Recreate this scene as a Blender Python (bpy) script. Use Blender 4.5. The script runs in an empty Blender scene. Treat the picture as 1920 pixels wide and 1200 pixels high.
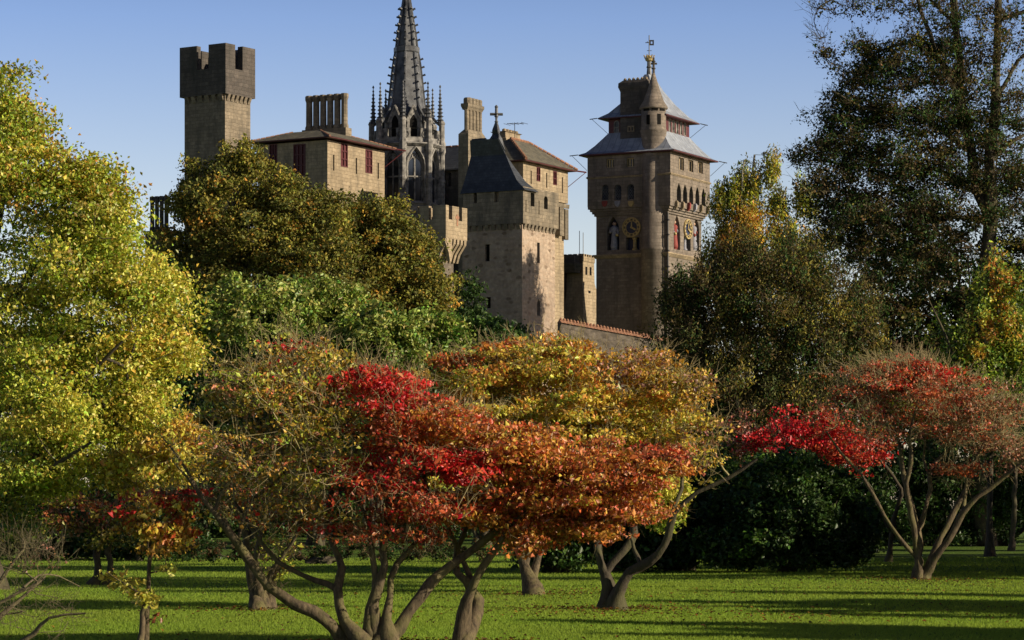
import bpy, math, random
import numpy as np
from mathutils import Vector

R = math.radians
rng = np.random.default_rng(7)
SC = bpy.context.scene
COL = SC.collection

# ------------------------------------------------------------------ camera
S, HY, CZ = 5400.0, 955.0, 1.65          # focal length in photo pixels, eye-level row, eye height
cam = bpy.data.cameras.new('camera')
cam.sensor_width = 36.0
cam.lens = 36.0 * S / 1920.0
cam.shift_y = (HY - 600.0) / 1920.0
cam.clip_start, cam.clip_end = 0.5, 6000.0
camo = bpy.data.objects.new('camera', cam)
COL.objects.link(camo)
camo.location = (0, 0, CZ)
camo.rotation_euler = (R(90), 0, 0)
SC.camera = camo

# ------------------------------------------------------------------ light
SUN_EL = R(21.0)
SUN_AZ = R(109.0)                          # clockwise from +Y : almost exactly from the right
sdir = Vector((math.sin(SUN_AZ) * math.cos(SUN_EL), math.cos(SUN_AZ) * math.cos(SUN_EL), math.sin(SUN_EL)))
world = bpy.data.worlds.new('World')
SC.world = world
world.use_nodes = True
wn, wl = world.node_tree.nodes, world.node_tree.links
wn.clear()
sky = wn.new('ShaderNodeTexSky')
sky.sky_type = 'NISHITA'
sky.sun_disc = False
sky.sun_elevation = SUN_EL
sky.sun_rotation = SUN_AZ
sky.altitude = 300
sky.air_density = 1.0
sky.dust_density = 0.6
sky.ozone_density = 3.0
bg = wn.new('ShaderNodeBackground')
bg.inputs['Strength'].default_value = 0.05
wo = wn.new('ShaderNodeOutputWorld')
wtc = wn.new('ShaderNodeTexCoord'); wsp = wn.new('ShaderNodeSeparateXYZ'); wrp = wn.new('ShaderNodeValToRGB'); wmx = wn.new('ShaderNodeMix')
wl.new(wtc.outputs['Generated'], wsp.inputs[0]); wl.new(wsp.outputs[2], wrp.inputs[0])
# brightness and tint of the clear autumn sky by elevation (pale at the horizon, deep overhead); values are quarters
els = wrp.color_ramp.elements
els[0].position, els[0].color = 0.0, (.5, .42, .40, 1)
els[1].position, els[1].color = 0.50, (.014, .032, .075, 1)
for p_, c_ in ((.06, (.86, .68, .62)), (.10, (.78, .61, .57)), (.168, (.49, .455, .55)), (.185, (.42, .40, .49)), (.24, (.06, .10, .19))):
    e_ = els.new(p_); e_.color = (*c_, 1)
wmx.data_type = 'RGBA'; wmx.blend_type = 'MULTIPLY'; wmx.inputs[0].default_value = 1.0
wsc = wn.new('ShaderNodeVectorMath'); wsc.operation = 'SCALE'; wsc.inputs['Scale'].default_value = 4.0
wl.new(wrp.outputs[0], wsc.inputs[0]); wl.new(sky.outputs['Color'], wmx.inputs[6]); wl.new(wsc.outputs[0], wmx.inputs[7])
wl.new(wmx.outputs[2], bg.inputs['Color'])
wl.new(bg.outputs['Background'], wo.inputs['Surface'])

sun = bpy.data.lights.new('sun', 'SUN')
sun.energy = 5.0
sun.angle = R(0.5)
sun.color = (1.0, 0.85, 0.63)
suno = bpy.data.objects.new('sun', sun)
COL.objects.link(suno)
suno.rotation_euler = (-sdir).to_track_quat('-Z', 'Y').to_euler()
suno.location = (120, 0, 80)

SC.view_settings.view_transform = 'Standard'
SC.view_settings.look = 'None'
SC.view_settings.exposure = 0.4
SC.view_settings.gamma = 1.0
SC.cycles.max_bounces = 5
SC.cycles.diffuse_bounces = 2
SC.cycles.glossy_bounces = 2
SC.cycles.transmission_bounces = 3


# ------------------------------------------------------------------ materials
def newmat(name):
    m = bpy.data.materials.new(name)
    m.use_nodes = True
    nt = m.node_tree
    nt.nodes.clear()
    out = nt.nodes.new('ShaderNodeOutputMaterial')
    return m, nt, out


def nd(nt, typ, **kw):
    n = nt.nodes.new(typ)
    for k, v in kw.items():
        setattr(n, k, v)
    return n


def mixcol(nt, fac, a, b, blend='MIX'):
    n = nt.nodes.new('ShaderNodeMix')
    n.data_type = 'RGBA'
    n.blend_type = blend
    for sock, val in ((n.inputs[0], fac), (n.inputs[6], a), (n.inputs[7], b)):
        if hasattr(val, 'node'):
            nt.links.new(val, sock)
        elif isinstance(val, (int, float)):
            sock.default_value = val
        else:
            sock.default_value = (*val, 1)
    return n.outputs[2]


def ramp(nt, src, p0, p1, c0=(0, 0, 0), c1=(1, 1, 1)):
    n = nt.nodes.new('ShaderNodeValToRGB')
    n.color_ramp.elements[0].position = p0
    n.color_ramp.elements[1].position = p1
    n.color_ramp.elements[0].color = (*c0, 1)
    n.color_ramp.elements[1].color = (*c1, 1)
    nt.links.new(src, n.inputs[0])
    return n.outputs[0]


def noise(nt, vec, scale, detail=4, rough=0.6):
    n = nt.nodes.new('ShaderNodeTexNoise')
    n.inputs['Scale'].default_value = scale
    n.inputs['Detail'].default_value = detail
    n.inputs['Roughness'].default_value = rough
    if vec is not None:
        nt.links.new(vec, n.inputs['Vector'])
    return n.outputs[0]


def stone(name, c1, c2, mortar, bw=0.75, bh=0.32, rubble=False, stain=0.5, bump=0.6, dark=(0.05, 0.05, 0.045)):
    m, nt, out = newmat(name)
    L = nt.links
    tc = nd(nt, 'ShaderNodeTexCoord')
    sep = nd(nt, 'ShaderNodeSeparateXYZ')
    L.new(tc.outputs['Object'], sep.inputs[0])
    add = nd(nt, 'ShaderNodeMath', operation='ADD')
    L.new(sep.outputs[0], add.inputs[0]); L.new(sep.outputs[1], add.inputs[1])
    com = nd(nt, 'ShaderNodeCombineXYZ')
    L.new(add.outputs[0], com.inputs[0]); L.new(sep.outputs[2], com.inputs[1])
    # wobble the courses a little
    wob = nd(nt, 'ShaderNodeTexNoise'); wob.inputs['Scale'].default_value = 0.9
    L.new(tc.outputs['Object'], wob.inputs['Vector'])
    wv = nd(nt, 'ShaderNodeVectorMath', operation='MULTIPLY_ADD')
    L.new(wob.outputs['Color'], wv.inputs[0]); wv.inputs[1].default_value = (0.22, 0.16, 0); L.new(com.outputs[0], wv.inputs[2])
    if rubble:
        vor = nd(nt, 'ShaderNodeTexVoronoi'); vor.inputs['Scale'].default_value = 1.0
        mp = nd(nt, 'ShaderNodeMapping'); mp.inputs['Scale'].default_value = (2.1, 3.6, 1)
        L.new(wv.outputs[0], mp.inputs[0]); L.new(mp.outputs[0], vor.inputs['Vector'])
        s2 = nd(nt, 'ShaderNodeSeparateColor'); L.new(vor.outputs['Color'], s2.inputs[0])
        base = mixcol(nt, s2.outputs[0], c1, c2)
        pin = ramp(nt, s2.outputs[1], 0.88, 0.93)
        base = mixcol(nt, pin, base, dark)
        edge = ramp(nt, vor.outputs['Distance'], 0.35, 0.75)
        base = mixcol(nt, edge, base, mortar)
        hsrc = edge
    else:
        br = nd(nt, 'ShaderNodeTexBrick')
        br.inputs['Scale'].default_value = 1.0
        br.inputs['Brick Width'].default_value = bw
        br.inputs['Row Height'].default_value = bh
        br.inputs['Mortar Size'].default_value = 0.014
        br.inputs['Color1'].default_value = (*c1, 1)
        br.inputs['Color2'].default_value = (*c2, 1)
        br.inputs['Mortar'].default_value = (*mortar, 1)
        L.new(wv.outputs[0], br.inputs['Vector'])
        base = br.outputs['Color']
        hsrc = br.outputs['Fac']
    n1 = noise(nt, tc.outputs['Object'], 3.0, 6, 0.7)
    base = mixcol(nt, ramp(nt, n1, 0.35, 0.7), base, tuple(0.62 * (a + b) / 2 for a, b in zip(c1, c2)))
    n4 = noise(nt, tc.outputs['Object'], .32, 4, .65)
    pm_ = nd(nt, 'ShaderNodeMath', operation='MULTIPLY'); L.new(ramp(nt, n4, .42, .66), pm_.inputs[0]); pm_.inputs[1].default_value = .4
    base = mixcol(nt, pm_.outputs[0], base, tuple(.45 * q * w for q, w in zip(c2, (1.0, 1.04, 1.08))))
    # dark weather stains running down the wall
    mp2 = nd(nt, 'ShaderNodeMapping'); mp2.inputs['Scale'].default_value = (0.9, 0.9, 0.16)
    L.new(tc.outputs['Object'], mp2.inputs[0])
    n2 = noise(nt, mp2.outputs[0], 1.3, 5, 0.65)
    st = ramp(nt, n2, 0.47, 0.68)
    stm = nd(nt, 'ShaderNodeMath', operation='MULTIPLY'); L.new(st, stm.inputs[0]); stm.inputs[1].default_value = stain
    base = mixcol(nt, stm.outputs[0], base, dark)
    p = nd(nt, 'ShaderNodeBsdfPrincipled')
    L.new(base, p.inputs['Base Color'])
    p.inputs['Roughness'].default_value = 0.9
    p.inputs['Specular IOR Level'].default_value = 0.15
    bp = nd(nt, 'ShaderNodeBump'); bp.inputs['Strength'].default_value = bump; bp.inputs['Distance'].default_value = 0.05
    hh = nd(nt, 'ShaderNodeMath', operation='SUBTRACT'); L.new(n1, hh.inputs[0]); L.new(hsrc, hh.inputs[1])
    L.new(hh.outputs[0], bp.inputs['Height']); L.new(bp.outputs[0], p.inputs['Normal'])
    L.new(p.outputs[0], out.inputs[0])
    return m


def plain(name, c, c2=None, rough=0.7, spec=0.3, scale=4.0, metal=0.0, bump=0.0):
    m, nt, out = newmat(name)
    tc = nd(nt, 'ShaderNodeTexCoord')
    n1 = noise(nt, tc.outputs['Object'], scale, 5, 0.6)
    base = mixcol(nt, ramp(nt, n1, 0.3, 0.7), c, c2 or tuple(0.7 * k for k in c))
    p = nd(nt, 'ShaderNodeBsdfPrincipled')
    nt.links.new(base, p.inputs['Base Color'])
    p.inputs['Roughness'].default_value = rough
    p.inputs['Specular IOR Level'].default_value = spec
    p.inputs['Metallic'].default_value = metal
    if bump:
        bp = nd(nt, 'ShaderNodeBump'); bp.inputs['Strength'].default_value = bump; bp.inputs['Distance'].default_value = 0.03
        nt.links.new(n1, bp.inputs['Height']); nt.links.new(bp.outputs[0], p.inputs['Normal'])
    nt.links.new(p.outputs[0], out.inputs[0])
    return m


def roofmat(name, c1, c2, seam=False, w=0.35, h=0.28, rough=0.6, axis=None):
    """slates in courses, or lead sheets with standing seams"""
    m, nt, out = newmat(name)
    L = nt.links
    tc = nd(nt, 'ShaderNodeTexCoord')
    sep = nd(nt, 'ShaderNodeSeparateXYZ'); L.new(tc.outputs['Object'], sep.inputs[0])
    geo = nd(nt, 'ShaderNodeNewGeometry')
    vt = nd(nt, 'ShaderNodeVectorTransform'); vt.vector_type = 'NORMAL'; vt.convert_from = 'WORLD'; vt.convert_to = 'OBJECT'
    L.new(geo.outputs['True Normal'], vt.inputs[0])
    sn = nd(nt, 'ShaderNodeSeparateXYZ'); L.new(vt.outputs[0], sn.inputs[0])
    ax = nd(nt, 'ShaderNodeMath', operation='ABSOLUTE'); L.new(sn.outputs[0], ax.inputs[0])
    ay = nd(nt, 'ShaderNodeMath', operation='ABSOLUTE'); L.new(sn.outputs[1], ay.inputs[0])
    gt = nd(nt, 'ShaderNodeMath', operation='GREATER_THAN'); L.new(ax.outputs[0], gt.inputs[0]); L.new(ay.outputs[0], gt.inputs[1])
    mx = nd(nt, 'ShaderNodeMix'); L.new(gt.outputs[0], mx.inputs[0]); L.new(sep.outputs[0], mx.inputs[2]); L.new(sep.outputs[1], mx.inputs[3])
    com = nd(nt, 'ShaderNodeCombineXYZ'); L.new(mx.outputs[0], com.inputs[0]); L.new(sep.outputs[2], com.inputs[1])
    br = nd(nt, 'ShaderNodeTexBrick')
    br.inputs['Scale'].default_value = 1
    br.inputs['Brick Width'].default_value = w
    br.inputs['Row Height'].default_value = 30.0 if seam else h
    br.inputs['Mortar Size'].default_value = 0.03 if seam else 0.015
    br.inputs['Color1'].default_value = (*c1, 1); br.inputs['Color2'].default_value = (*c2, 1)
    br.inputs['Mortar'].default_value = (*tuple(0.45 * k for k in c1), 1)
    L.new(com.outputs[0], br.inputs['Vector'])
    n1 = noise(nt, tc.outputs['Object'], 1.6, 6, 0.7)
    base = mixcol(nt, ramp(nt, n1, 0.4, 0.75), br.outputs['Color'], tuple(0.55 * k for k in c2))
    p = nd(nt, 'ShaderNodeBsdfPrincipled')
    L.new(base, p.inputs['Base Color'])
    p.inputs['Roughness'].default_value = rough
    p.inputs['Specular IOR Level'].default_value = 0.4
    bp = nd(nt, 'ShaderNodeBump'); bp.inputs['Strength'].default_value = 0.5; bp.inputs['Distance'].default_value = 0.04
    inv = nd(nt, 'ShaderNodeMath', operation='SUBTRACT')
    if seam:
        L.new(br.outputs['Fac'], inv.inputs[0]); inv.inputs[1].default_value = 0
    else:
        inv.inputs[0].default_value = 1; L.new(br.outputs['Fac'], inv.inputs[1])
    L.new(inv.outputs[0], bp.inputs['Height']); L.new(bp.outputs[0], p.inputs['Normal'])
    L.new(p.outputs[0], out.inputs[0])
    return m


def leafmat(name, transl=0.35, rough=0.5, spec=0.35):
    m, nt, out = newmat(name)
    L = nt.links
    at = nd(nt, 'ShaderNodeAttribute'); at.attribute_name = 'leaf_colour'
    p = nd(nt, 'ShaderNodeBsdfPrincipled')
    p.inputs['Roughness'].default_value = rough
    p.inputs['Specular IOR Level'].default_value = spec
    L.new(at.outputs['Color'], p.inputs['Base Color'])
    t = nd(nt, 'ShaderNodeBsdfTranslucent')
    tcol = mixcol(nt, 1.0, at.outputs['Color'], (1.0, 1.0, 0.7), 'MULTIPLY')
    L.new(tcol, t.inputs['Color'])
    mx = nd(nt, 'ShaderNodeMixShader'); mx.inputs[0].default_value = transl
    L.new(p.outputs[0], mx.inputs[1]); L.new(t.outputs[0], mx.inputs[2])
    L.new(mx.outputs[0], out.inputs[0])
    return m


def barkmat(name, c1, c2, moss=(0.12, 0.13, 0.035), mossamt=0.4):
    m, nt, out = newmat(name)
    L = nt.links
    tc = nd(nt, 'ShaderNodeTexCoord')
    mp = nd(nt, 'ShaderNodeMapping'); mp.inputs['Scale'].default_value = (5, 5, 1.4)
    L.new(tc.outputs['Object'], mp.inputs[0])
    n1 = noise(nt, mp.outputs[0], 3.2, 7, 0.7)
    base = mixcol(nt, ramp(nt, n1, 0.35, 0.68), c1, c2)
    n2 = noise(nt, tc.outputs['Object'], 2.3, 4, 0.6)
    mm = nd(nt, 'ShaderNodeMath', operation='MULTIPLY'); L.new(ramp(nt, n2, 0.45, 0.62), mm.inputs[0]); mm.inputs[1].default_value = mossamt
    base = mixcol(nt, mm.outputs[0], base, moss)
    p = nd(nt, 'ShaderNodeBsdfPrincipled'); L.new(base, p.inputs['Base Color'])
    p.inputs['Roughness'].default_value = 0.85; p.inputs['Specular IOR Level'].default_value = 0.2
    bp = nd(nt, 'ShaderNodeBump'); bp.inputs['Strength'].default_value = 0.8; bp.inputs['Distance'].default_value = 0.03
    L.new(n1, bp.inputs['Height']); L.new(bp.outputs[0], p.inputs['Normal'])
    L.new(p.outputs[0], out.inputs[0])
    return m


M = {}
M['ashlar'] = stone('weathered_ashlar', (0.345, 0.288, 0.212), (0.202, 0.172, 0.130), (0.170, 0.142, 0.106), 0.62, 0.3, stain=0.6)
M['ashlar_dark'] = stone('dark_grey_ashlar', (0.159, 0.139, 0.123), (0.088, 0.079, 0.073), (0.077, 0.067, 0.061), 0.7, 0.33, stain=0.8)  # darker, greyer ashlar
M['ashlar_pale'] = stone('pale_dressed_stone', (0.462, 0.371, 0.255), (0.334, 0.266, 0.180), (0.247, 0.197, 0.135), 0.6, 0.3, stain=0.5)
M['clockstone'] = stone('brown_grey_ashlar', (0.321, 0.271, 0.225), (0.196, 0.166, 0.140), (0.160, 0.135, 0.113), 0.6, 0.29, stain=0.5)
M['rubble'] = stone('pale_rubble_wall', (0.544, 0.430, 0.333), (0.371, 0.280, 0.214), (0.412, 0.338, 0.271), rubble=True, stain=0.25, dark=(0.127, 0.086, 0.056))
M['greystone'] = stone('grey_rubble_wall', (0.24, 0.205, 0.17), (0.16, 0.135, 0.11), (0.11, 0.095, 0.08), rubble=True, stain=0.35, dark=(0.1, 0.08, 0.06))
M['lead'] = plain('weathered_lead', (0.145, 0.153, 0.165), (0.015, 0.018, 0.024), 0.5, 0.5, 1.5, bump=0.4)
M['palestone'] = plain('white_limestone', (0.36, 0.345, 0.32), (0.045, 0.045, 0.046), 0.75, 0.3, 2.2, bump=0.5)
M['slate'] = roofmat('dark_slates', (0.075, 0.085, 0.10), (0.05, 0.056, 0.07), w=0.3, h=0.22, rough=0.45)
M['tile'] = roofmat('brown_roof_tiles', (0.17, 0.155, 0.115), (0.10, 0.097, 0.08), w=0.3, h=0.2, rough=0.8)
M['leadroof'] = roofmat('seamed_lead_roof', (0.36, 0.40, 0.47), (0.28, 0.315, 0.38), seam=True, w=0.62, rough=0.5)
M['terracotta'] = plain('terracotta', (0.36, 0.19, 0.12), (0.20, 0.11, 0.075), 0.8, 0.2, 3)
M['maroon'] = plain('maroon_paint', (0.10, 0.018, 0.022), (0.06, 0.013, 0.015), 0.55, 0.4, 5)
M['glass'] = plain('dark_glass', (0.012, 0.016, 0.025), (0.02, 0.025, 0.035), 0.12, 0.6, 2)
M['dark'] = plain('dark_interior', (0.012, 0.011, 0.010), (0.008, 0.008, 0.008), 0.9, 0.1)
M['gold'] = plain('gilding', (0.50, 0.39, 0.17), (0.30, 0.22, 0.09), 0.45, 0.5, 6, metal=0.15)
M['iron'] = plain('black_iron', (0.02, 0.02, 0.022), (0.035, 0.033, 0.03), 0.5, 0.5)
M['blue'] = plain('blue_enamel', (0.02, 0.03, 0.075), (0.015, 0.02, 0.05), 0.4, 0.5)
M['robe_white'] = plain('white_painted_stone', (0.34, 0.34, 0.38), (0.17, 0.18, 0.23), 0.7, 0.3, 5)
M['robe_red'] = plain('red_painted_stone', (0.28, 0.06, 0.05), (0.18, 0.04, 0.035), 0.7, 0.3, 5)
M['skin'] = plain('painted_skin', (0.55, 0.36, 0.26), None, 0.7, 0.3)
M['bark_maple'] = barkmat('mossy_maple_bark', (0.15, 0.115, 0.07), (0.025, 0.02, 0.015), moss=(0.15, 0.145, 0.05), mossamt=0.55)
M['bark_dark'] = barkmat('dark_bark', (0.085, 0.07, 0.05), (0.04, 0.034, 0.026), mossamt=0.3)
M['bark_birch'] = barkmat('pale_bark', (0.4, 0.38, 0.33), (0.12, 0.11, 0.09), mossamt=0.1)
M['bark_twig'] = barkmat('brown_twigs', (0.17, 0.14, 0.085), (0.085, 0.07, 0.045), mossamt=0.4)
M['twig_pale'] = barkmat('pale_twigs', (0.36, 0.30, 0.16), (0.20, 0.16, 0.09), moss=(.30, .29, .10), mossamt=0.4)  # pale yellowish colour puts the look of sunlit branches into the bark
M['leaf'] = leafmat('autumn_leaves', 0.36, 0.42, 0.5)
M['leaf_gloss'] = leafmat('glossy_leaves', 0.25, 0.42, 0.35)
M['leaf_dull'] = leafmat('dull_leaves', 0.28, 0.65, 0.2)
M['grass'] = leafmat('grass_blades', 0.5, 0.7, 0.1)


# ------------------------------------------------------------------ mesh helpers
class MB:
    def __init__(s):
        s.v, s.f, s.mi = [], [], []
        s.cur = 0

    def add(s, vs, fs):
        o = len(s.v)
        s.v.extend([tuple(p) for p in vs])
        for f in fs:
            s.f.append([o + i for i in f]); s.mi.append(s.cur)

    def box(s, x0, x1, y0, y1, z0, z1):
        vs = [(x0, y0, z0), (x1, y0, z0), (x1, y1, z0), (x0, y1, z0), (x0, y0, z1), (x1, y0, z1), (x1, y1, z1), (x0, y1, z1)]
        s.add(vs, [(3, 2, 1, 0), (4, 5, 6, 7), (0, 1, 5, 4), (1, 2, 6, 5), (2, 3, 7, 6), (3, 0, 4, 7)])

    def rings(s, rings, cap0=True, cap1=True):
        """loft through rings of equal point count"""
        n = len(rings[0]); vs = [p for r in rings for p in r]; fs = []
        for k in range(len(rings) - 1):
            for i in range(n):
                j = (i + 1) % n
                fs.append((k * n + i, k * n + j, (k + 1) * n + j, (k + 1) * n + i))
        if cap0: fs.append(tuple(range(n - 1, -1, -1)))
        if cap1: fs.append(tuple((len(rings) - 1) * n + i for i in range(n)))
        s.add(vs, fs)

    def lathe(s, cx, cy, prof, n=16, ph=0.0, cap=True):
        s.rings([[(cx + r * math.sin(ph + 2 * math.pi * i / n), cy - r * math.cos(ph + 2 * math.pi * i / n), z) for i in range(n)] for r, z in prof], cap, cap)

    def rects(s, prof, cap=True):
        """loft of rectangles (x0,x1,y0,y1,z)"""
        s.rings([[(a, c, z), (b, c, z), (b, d, z), (a, d, z)] for a, b, c, d, z in prof], cap, cap)

    def bar(s, p, q, r, n=5, r2=None):
        p, q = Vector(p), Vector(q)
        t = (q - p).normalized()
        u = t.cross(Vector((0, 0, 1)) if abs(t.z) < 0.9 else Vector((1, 0, 0))).normalized()
        w = t.cross(u)
        r2 = r if r2 is None else r2
        s.rings([[tuple(c + (u * math.cos(6.2832 * i / n) + w * math.sin(6.2832 * i / n)) * rr) for i in range(n)] for c, rr in ((p, r), (q, r2))])

    def build(s, name, mat, parent=None, smooth=False):
        me = bpy.data.meshes.new(name)
        me.from_pydata(s.v, [], s.f)
        for m_ in (mat if isinstance(mat, (list, tuple)) else [mat]):
            me.materials.append(m_)
        if any(s.mi):
            me.polygons.foreach_set('material_index', s.mi)
        if smooth:
            me.polygons.foreach_set('use_smooth', [True] * len(me.polygons))
        me.update()
        o = bpy.data.objects.new(name, me)
        COL.objects.link(o)
        if parent is not None:
            o.parent = parent
        return o


def tag(o, label=None, cat=None, group=None, kind=None):
    if label: o['label'] = label
    if cat: o['category'] = cat
    if group: o['group'] = group
    if kind: o['kind'] = kind
    return o


def empty(name, loc, rz=0.0):
    o = bpy.data.objects.new(name, None)
    COL.objects.link(o)
    o.location = loc
    o.rotation_euler = (0, 0, rz)
    o.empty_display_size = 0.5
    return o


def at(px, py, D):
    return np.array([(px - 960.0) * D / S, D, CZ + (HY - py) * D / S])


class Face:
    """a vertical wall plane: origin A, tangent t, inward normal n (all 2-D)"""
    def __init__(s, A, t, n):
        s.A, s.t, s.n = A, t, n

    def p(s, a, z, d=0.0):
        return (s.A[0] + a * s.t[0] + d * s.n[0], s.A[1] + a * s.t[1] + d * s.n[1], z)


def profile(h, k=10):
    a0, a1, z0, z1, kind = h
    w = a1 - a0; c = (a0 + a1) / 2
    if kind == 'rect':
        return [(a0, z0), (a0, z1), (a1, z1), (a1, z0)]
    pts = [(a0, z0)]
    if kind == 'round':
        zs = max(z0 + 0.01, z1 - w / 2)
        pts += [(c - w / 2 * math.cos(math.pi * i / k), zs + (z1 - zs) * math.sin(math.pi * i / k)) for i in range(k + 1)]
    else:                                   # pointed
        hgt = min(w * 0.95, (z1 - z0) * 0.6); zs = z1 - hgt
        half = [(a0 + (w / 2) * (1 - math.cos(math.pi / 2 * i / (k // 2))) , zs + hgt * math.sin(math.pi / 2 * i / (k // 2)) ** 0.92) for i in range(k // 2 + 1)]
        half = [(a0 + (w / 2) * (i / (k // 2)) ** 1.55, zs + hgt * (i / (k // 2)) ** 0.85) for i in range(k // 2 + 1)]
        pts += half + [(a0 + a1 - a, z) for a, z in reversed(half[:-1])]
    pts.append((a1, z0))
    return pts


def panel(mb, F, a0, a1, z0, z1, holes=(), depth=0.35):
    """wall face with real openings and reveals"""
    As = sorted({a0, a1, *[h[0] for h in holes], *[h[1] for h in holes]})
    Zs = sorted({z0, z1, *[h[2] for h in holes], *[h[3] for h in holes]})
    for i in range(len(As) - 1):
        for j in range(len(Zs) - 1):
            ca, cz = (As[i] + As[i + 1]) / 2, (Zs[j] + Zs[j + 1]) / 2
            if any(h[0] < ca < h[1] and h[2] < cz < h[3] for h in holes):
                continue
            mb.add([F.p(As[i], Zs[j]), F.p(As[i + 1], Zs[j]), F.p(As[i + 1], Zs[j + 1]), F.p(As[i], Zs[j + 1])], [(0, 1, 2, 3)])
    for h in holes:
        pr = profile(h)
        n = len(pr)
        mb.add([F.p(a, z) for a, z in pr] + [F.p(a, z, depth) for a, z in pr], [(i, (i + 1) % n, n + (i + 1) % n, n + i) for i in range(n)])
        if h[4] != 'rect':
            c = (h[0] + h[1]) / 2
            L_ = [p for p in pr[1:-1] if p[0] <= c + 1e-6]
            R_ = [p for p in pr[1:-1] if p[0] >= c - 1e-6]
            mb.add([F.p(h[0], h[3])] + [F.p(*p) for p in L_], [(0, i + 1, i + 2) for i in range(len(L_) - 1)])
            mb.add([F.p(h[1], h[3])] + [F.p(*p) for p in R_], [(0, i + 1, i + 2) for i in range(len(R_) - 1)])


def window(F, h, parent, frame_mat, pane_mat, depth=0.3, mull=1, trans=1, bw=0.07, name='window', lattice=False, tracery=False, fw=None):
    """frame and bars set inside an opening, the pane behind them as a sub-part"""
    a0, a1, z0, z1, kind = h
    pr = profile(h)
    mb = MB()
    fw = fw or bw
    c = (a0 + a1) / 2
    inner = []
    for a, z in pr:
        zz = z + fw if z <= z0 + 1e-6 else z - fw
        inner.append((c + (a - c) * max(0.1, 1 - 2 * fw / (a1 - a0)), min(max(zz, z0 + fw), z1 - fw)))
    n = len(pr)
    d0, d1 = depth - 0.14, depth
    vs = [F.p(a, z, d0) for a, z in pr] + [F.p(a, z, d0) for a, z in inner] + [F.p(a, z, d1) for a, z in inner]
    mb.add(vs, [(i, (i + 1) % n, n + (i + 1) % n, n + i) for i in range(n)] + [(n + i, n + (i + 1) % n, 2 * n + (i + 1) % n, 2 * n + i) for i in range(n)])

    def slab(b0, b1, y0, y1):
        q = [(b0, y0), (b1, y0), (b1, y1), (b0, y1)]
        mb.add([F.p(a, z, d0 + 0.02) for a, z in q] + [F.p(a, z, d1) for a, z in q], [(0, 1, 2, 3), (0, 1, 5, 4), (1, 2, 6, 5), (2, 3, 7, 6), (3, 0, 4, 7)])
    ztop = z1 - (0 if kind == 'rect' else (a1 - a0) * 0.25)
    for i in range(mull):
        a = a0 + (a1 - a0) * (i + 1) / (mull + 1)
        slab(a - bw / 2, a + bw / 2, z0 + fw, ztop - fw)
    for i in range(trans):
        z = z0 + (z1 - z0) * (i + 1) / (trans + 1) * (0.95 if trans == 1 else 1)
        slab(a0 + fw, a1 - fw, z - bw / 2, z + bw / 2)
    if tracery:
        zs = z1 - (a1 - a0) * 0.95
        k = 8
        for sgn in (-1, 1):
            pts = [F.p(c + sgn * (a1 - a0) / 2 * (1 - t / k) ** 0.6 * (1 if t else 0.97) , zs + (t / k) * (a1 - a0) * 0.45, d0 + 0.06) for t in range(k + 1)]
            for q in range(k):
                mb.bar(pts[q], pts[q + 1], bw / 2, 4)
        # small curl above the mullion
        for i in range(8):
            a_, b_ = 6.2832 * i / 8, 6.2832 * (i + 1) / 8
            rr = (a1 - a0) * 0.17
            cz = z1 - (a1 - a0) * 0.48
            mb.bar(F.p(c + rr * math.cos(a_), cz + rr * math.sin(a_), d0 + 0.06), F.p(c + rr * math.cos(b_), cz + rr * math.sin(b_), d0 + 0.06), bw / 2, 4)
    if lattice:
        w = a1 - a0; hh = z1 - z0
        nn = 3
        for k in range(-nn * 2, nn * 3):
            for sgn in (1, -1):
                seg = []
                for t in np.linspace(0, 1, 25):
                    a = a0 + w * t
                    z = z0 + (k / nn) * w * 1.3 + (w * 1.3 * t if sgn > 0 else w * 1.3 * (1 - t))
                    lim = z1 if kind == 'rect' else z1 - abs(a - c) / (w / 2) * w * 0.4
                    if z0 < z < lim: seg.append((a, z))
                if len(seg) > 2:
                    mb.bar(F.p(*seg[0], d0 + 0.05), F.p(*seg[-1], d0 + 0.05), 0.035, 4)
    w_ = mb.build(name, frame_mat, parent)
    pb = MB()
    pb.add([F.p(a, z, depth - 0.02) for a, z in pr], [tuple(range(n))])
    pb.build('pane', pane_mat, w_)
    return w_


class Bld:
    """a building set cornerwise to the view: local x runs right and back, local y left and back from its near corner"""
    def __init__(s, name, label, cat, px, D, ang, group=None):
        s.P = ((px - 960.0) * D / S, D)
        s.c, s.s = math.cos(R(ang)), math.sin(R(ang))
        s.o = empty(name, (s.P[0], s.P[1], 0), R(ang))
        tag(s.o, label, cat, group)

    def xr(s, px, off=0.0):
        k = (px - 960.0) / S
        bx, by = s.P[0] - off * s.s, s.P[1] + off * s.c
        return (k * by - bx) / (s.c - k * s.s)

    def yl(s, px, off=0.0):
        k = (px - 960.0) / S
        bx, by = s.P[0] + off * s.c, s.P[1] + off * s.s
        return (bx - k * by) / (s.s + k * s.c)

    def z(s, x, y, py):
        return CZ + (HY - py) * (s.P[1] + x * s.s + y * s.c) / S

    def hr(s, p0, p1, q0, q1, kind='rect', off=0.0):
        """opening on the right-hand face from photo pixels"""
        a0, a1 = s.xr(p0, off), s.xr(p1, off); m = (a0 + a1) / 2
        return (a0, a1, s.z(m, off, q1), s.z(m, off, q0), kind)

    def hl(s, p0, p1, q0, q1, kind='rect', off=0.0):
        a0, a1 = s.yl(p1, off), s.yl(p0, off); m = (a0 + a1) / 2
        return (a0, a1, s.z(off, m, q1), s.z(off, m, q0), kind)

    def FR(s, off=0.0): return Face((0, off), (1, 0), (0, 1))
    def FL(s, off=0.0): return Face((off, 0), (0, 1), (1, 0))


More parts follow.
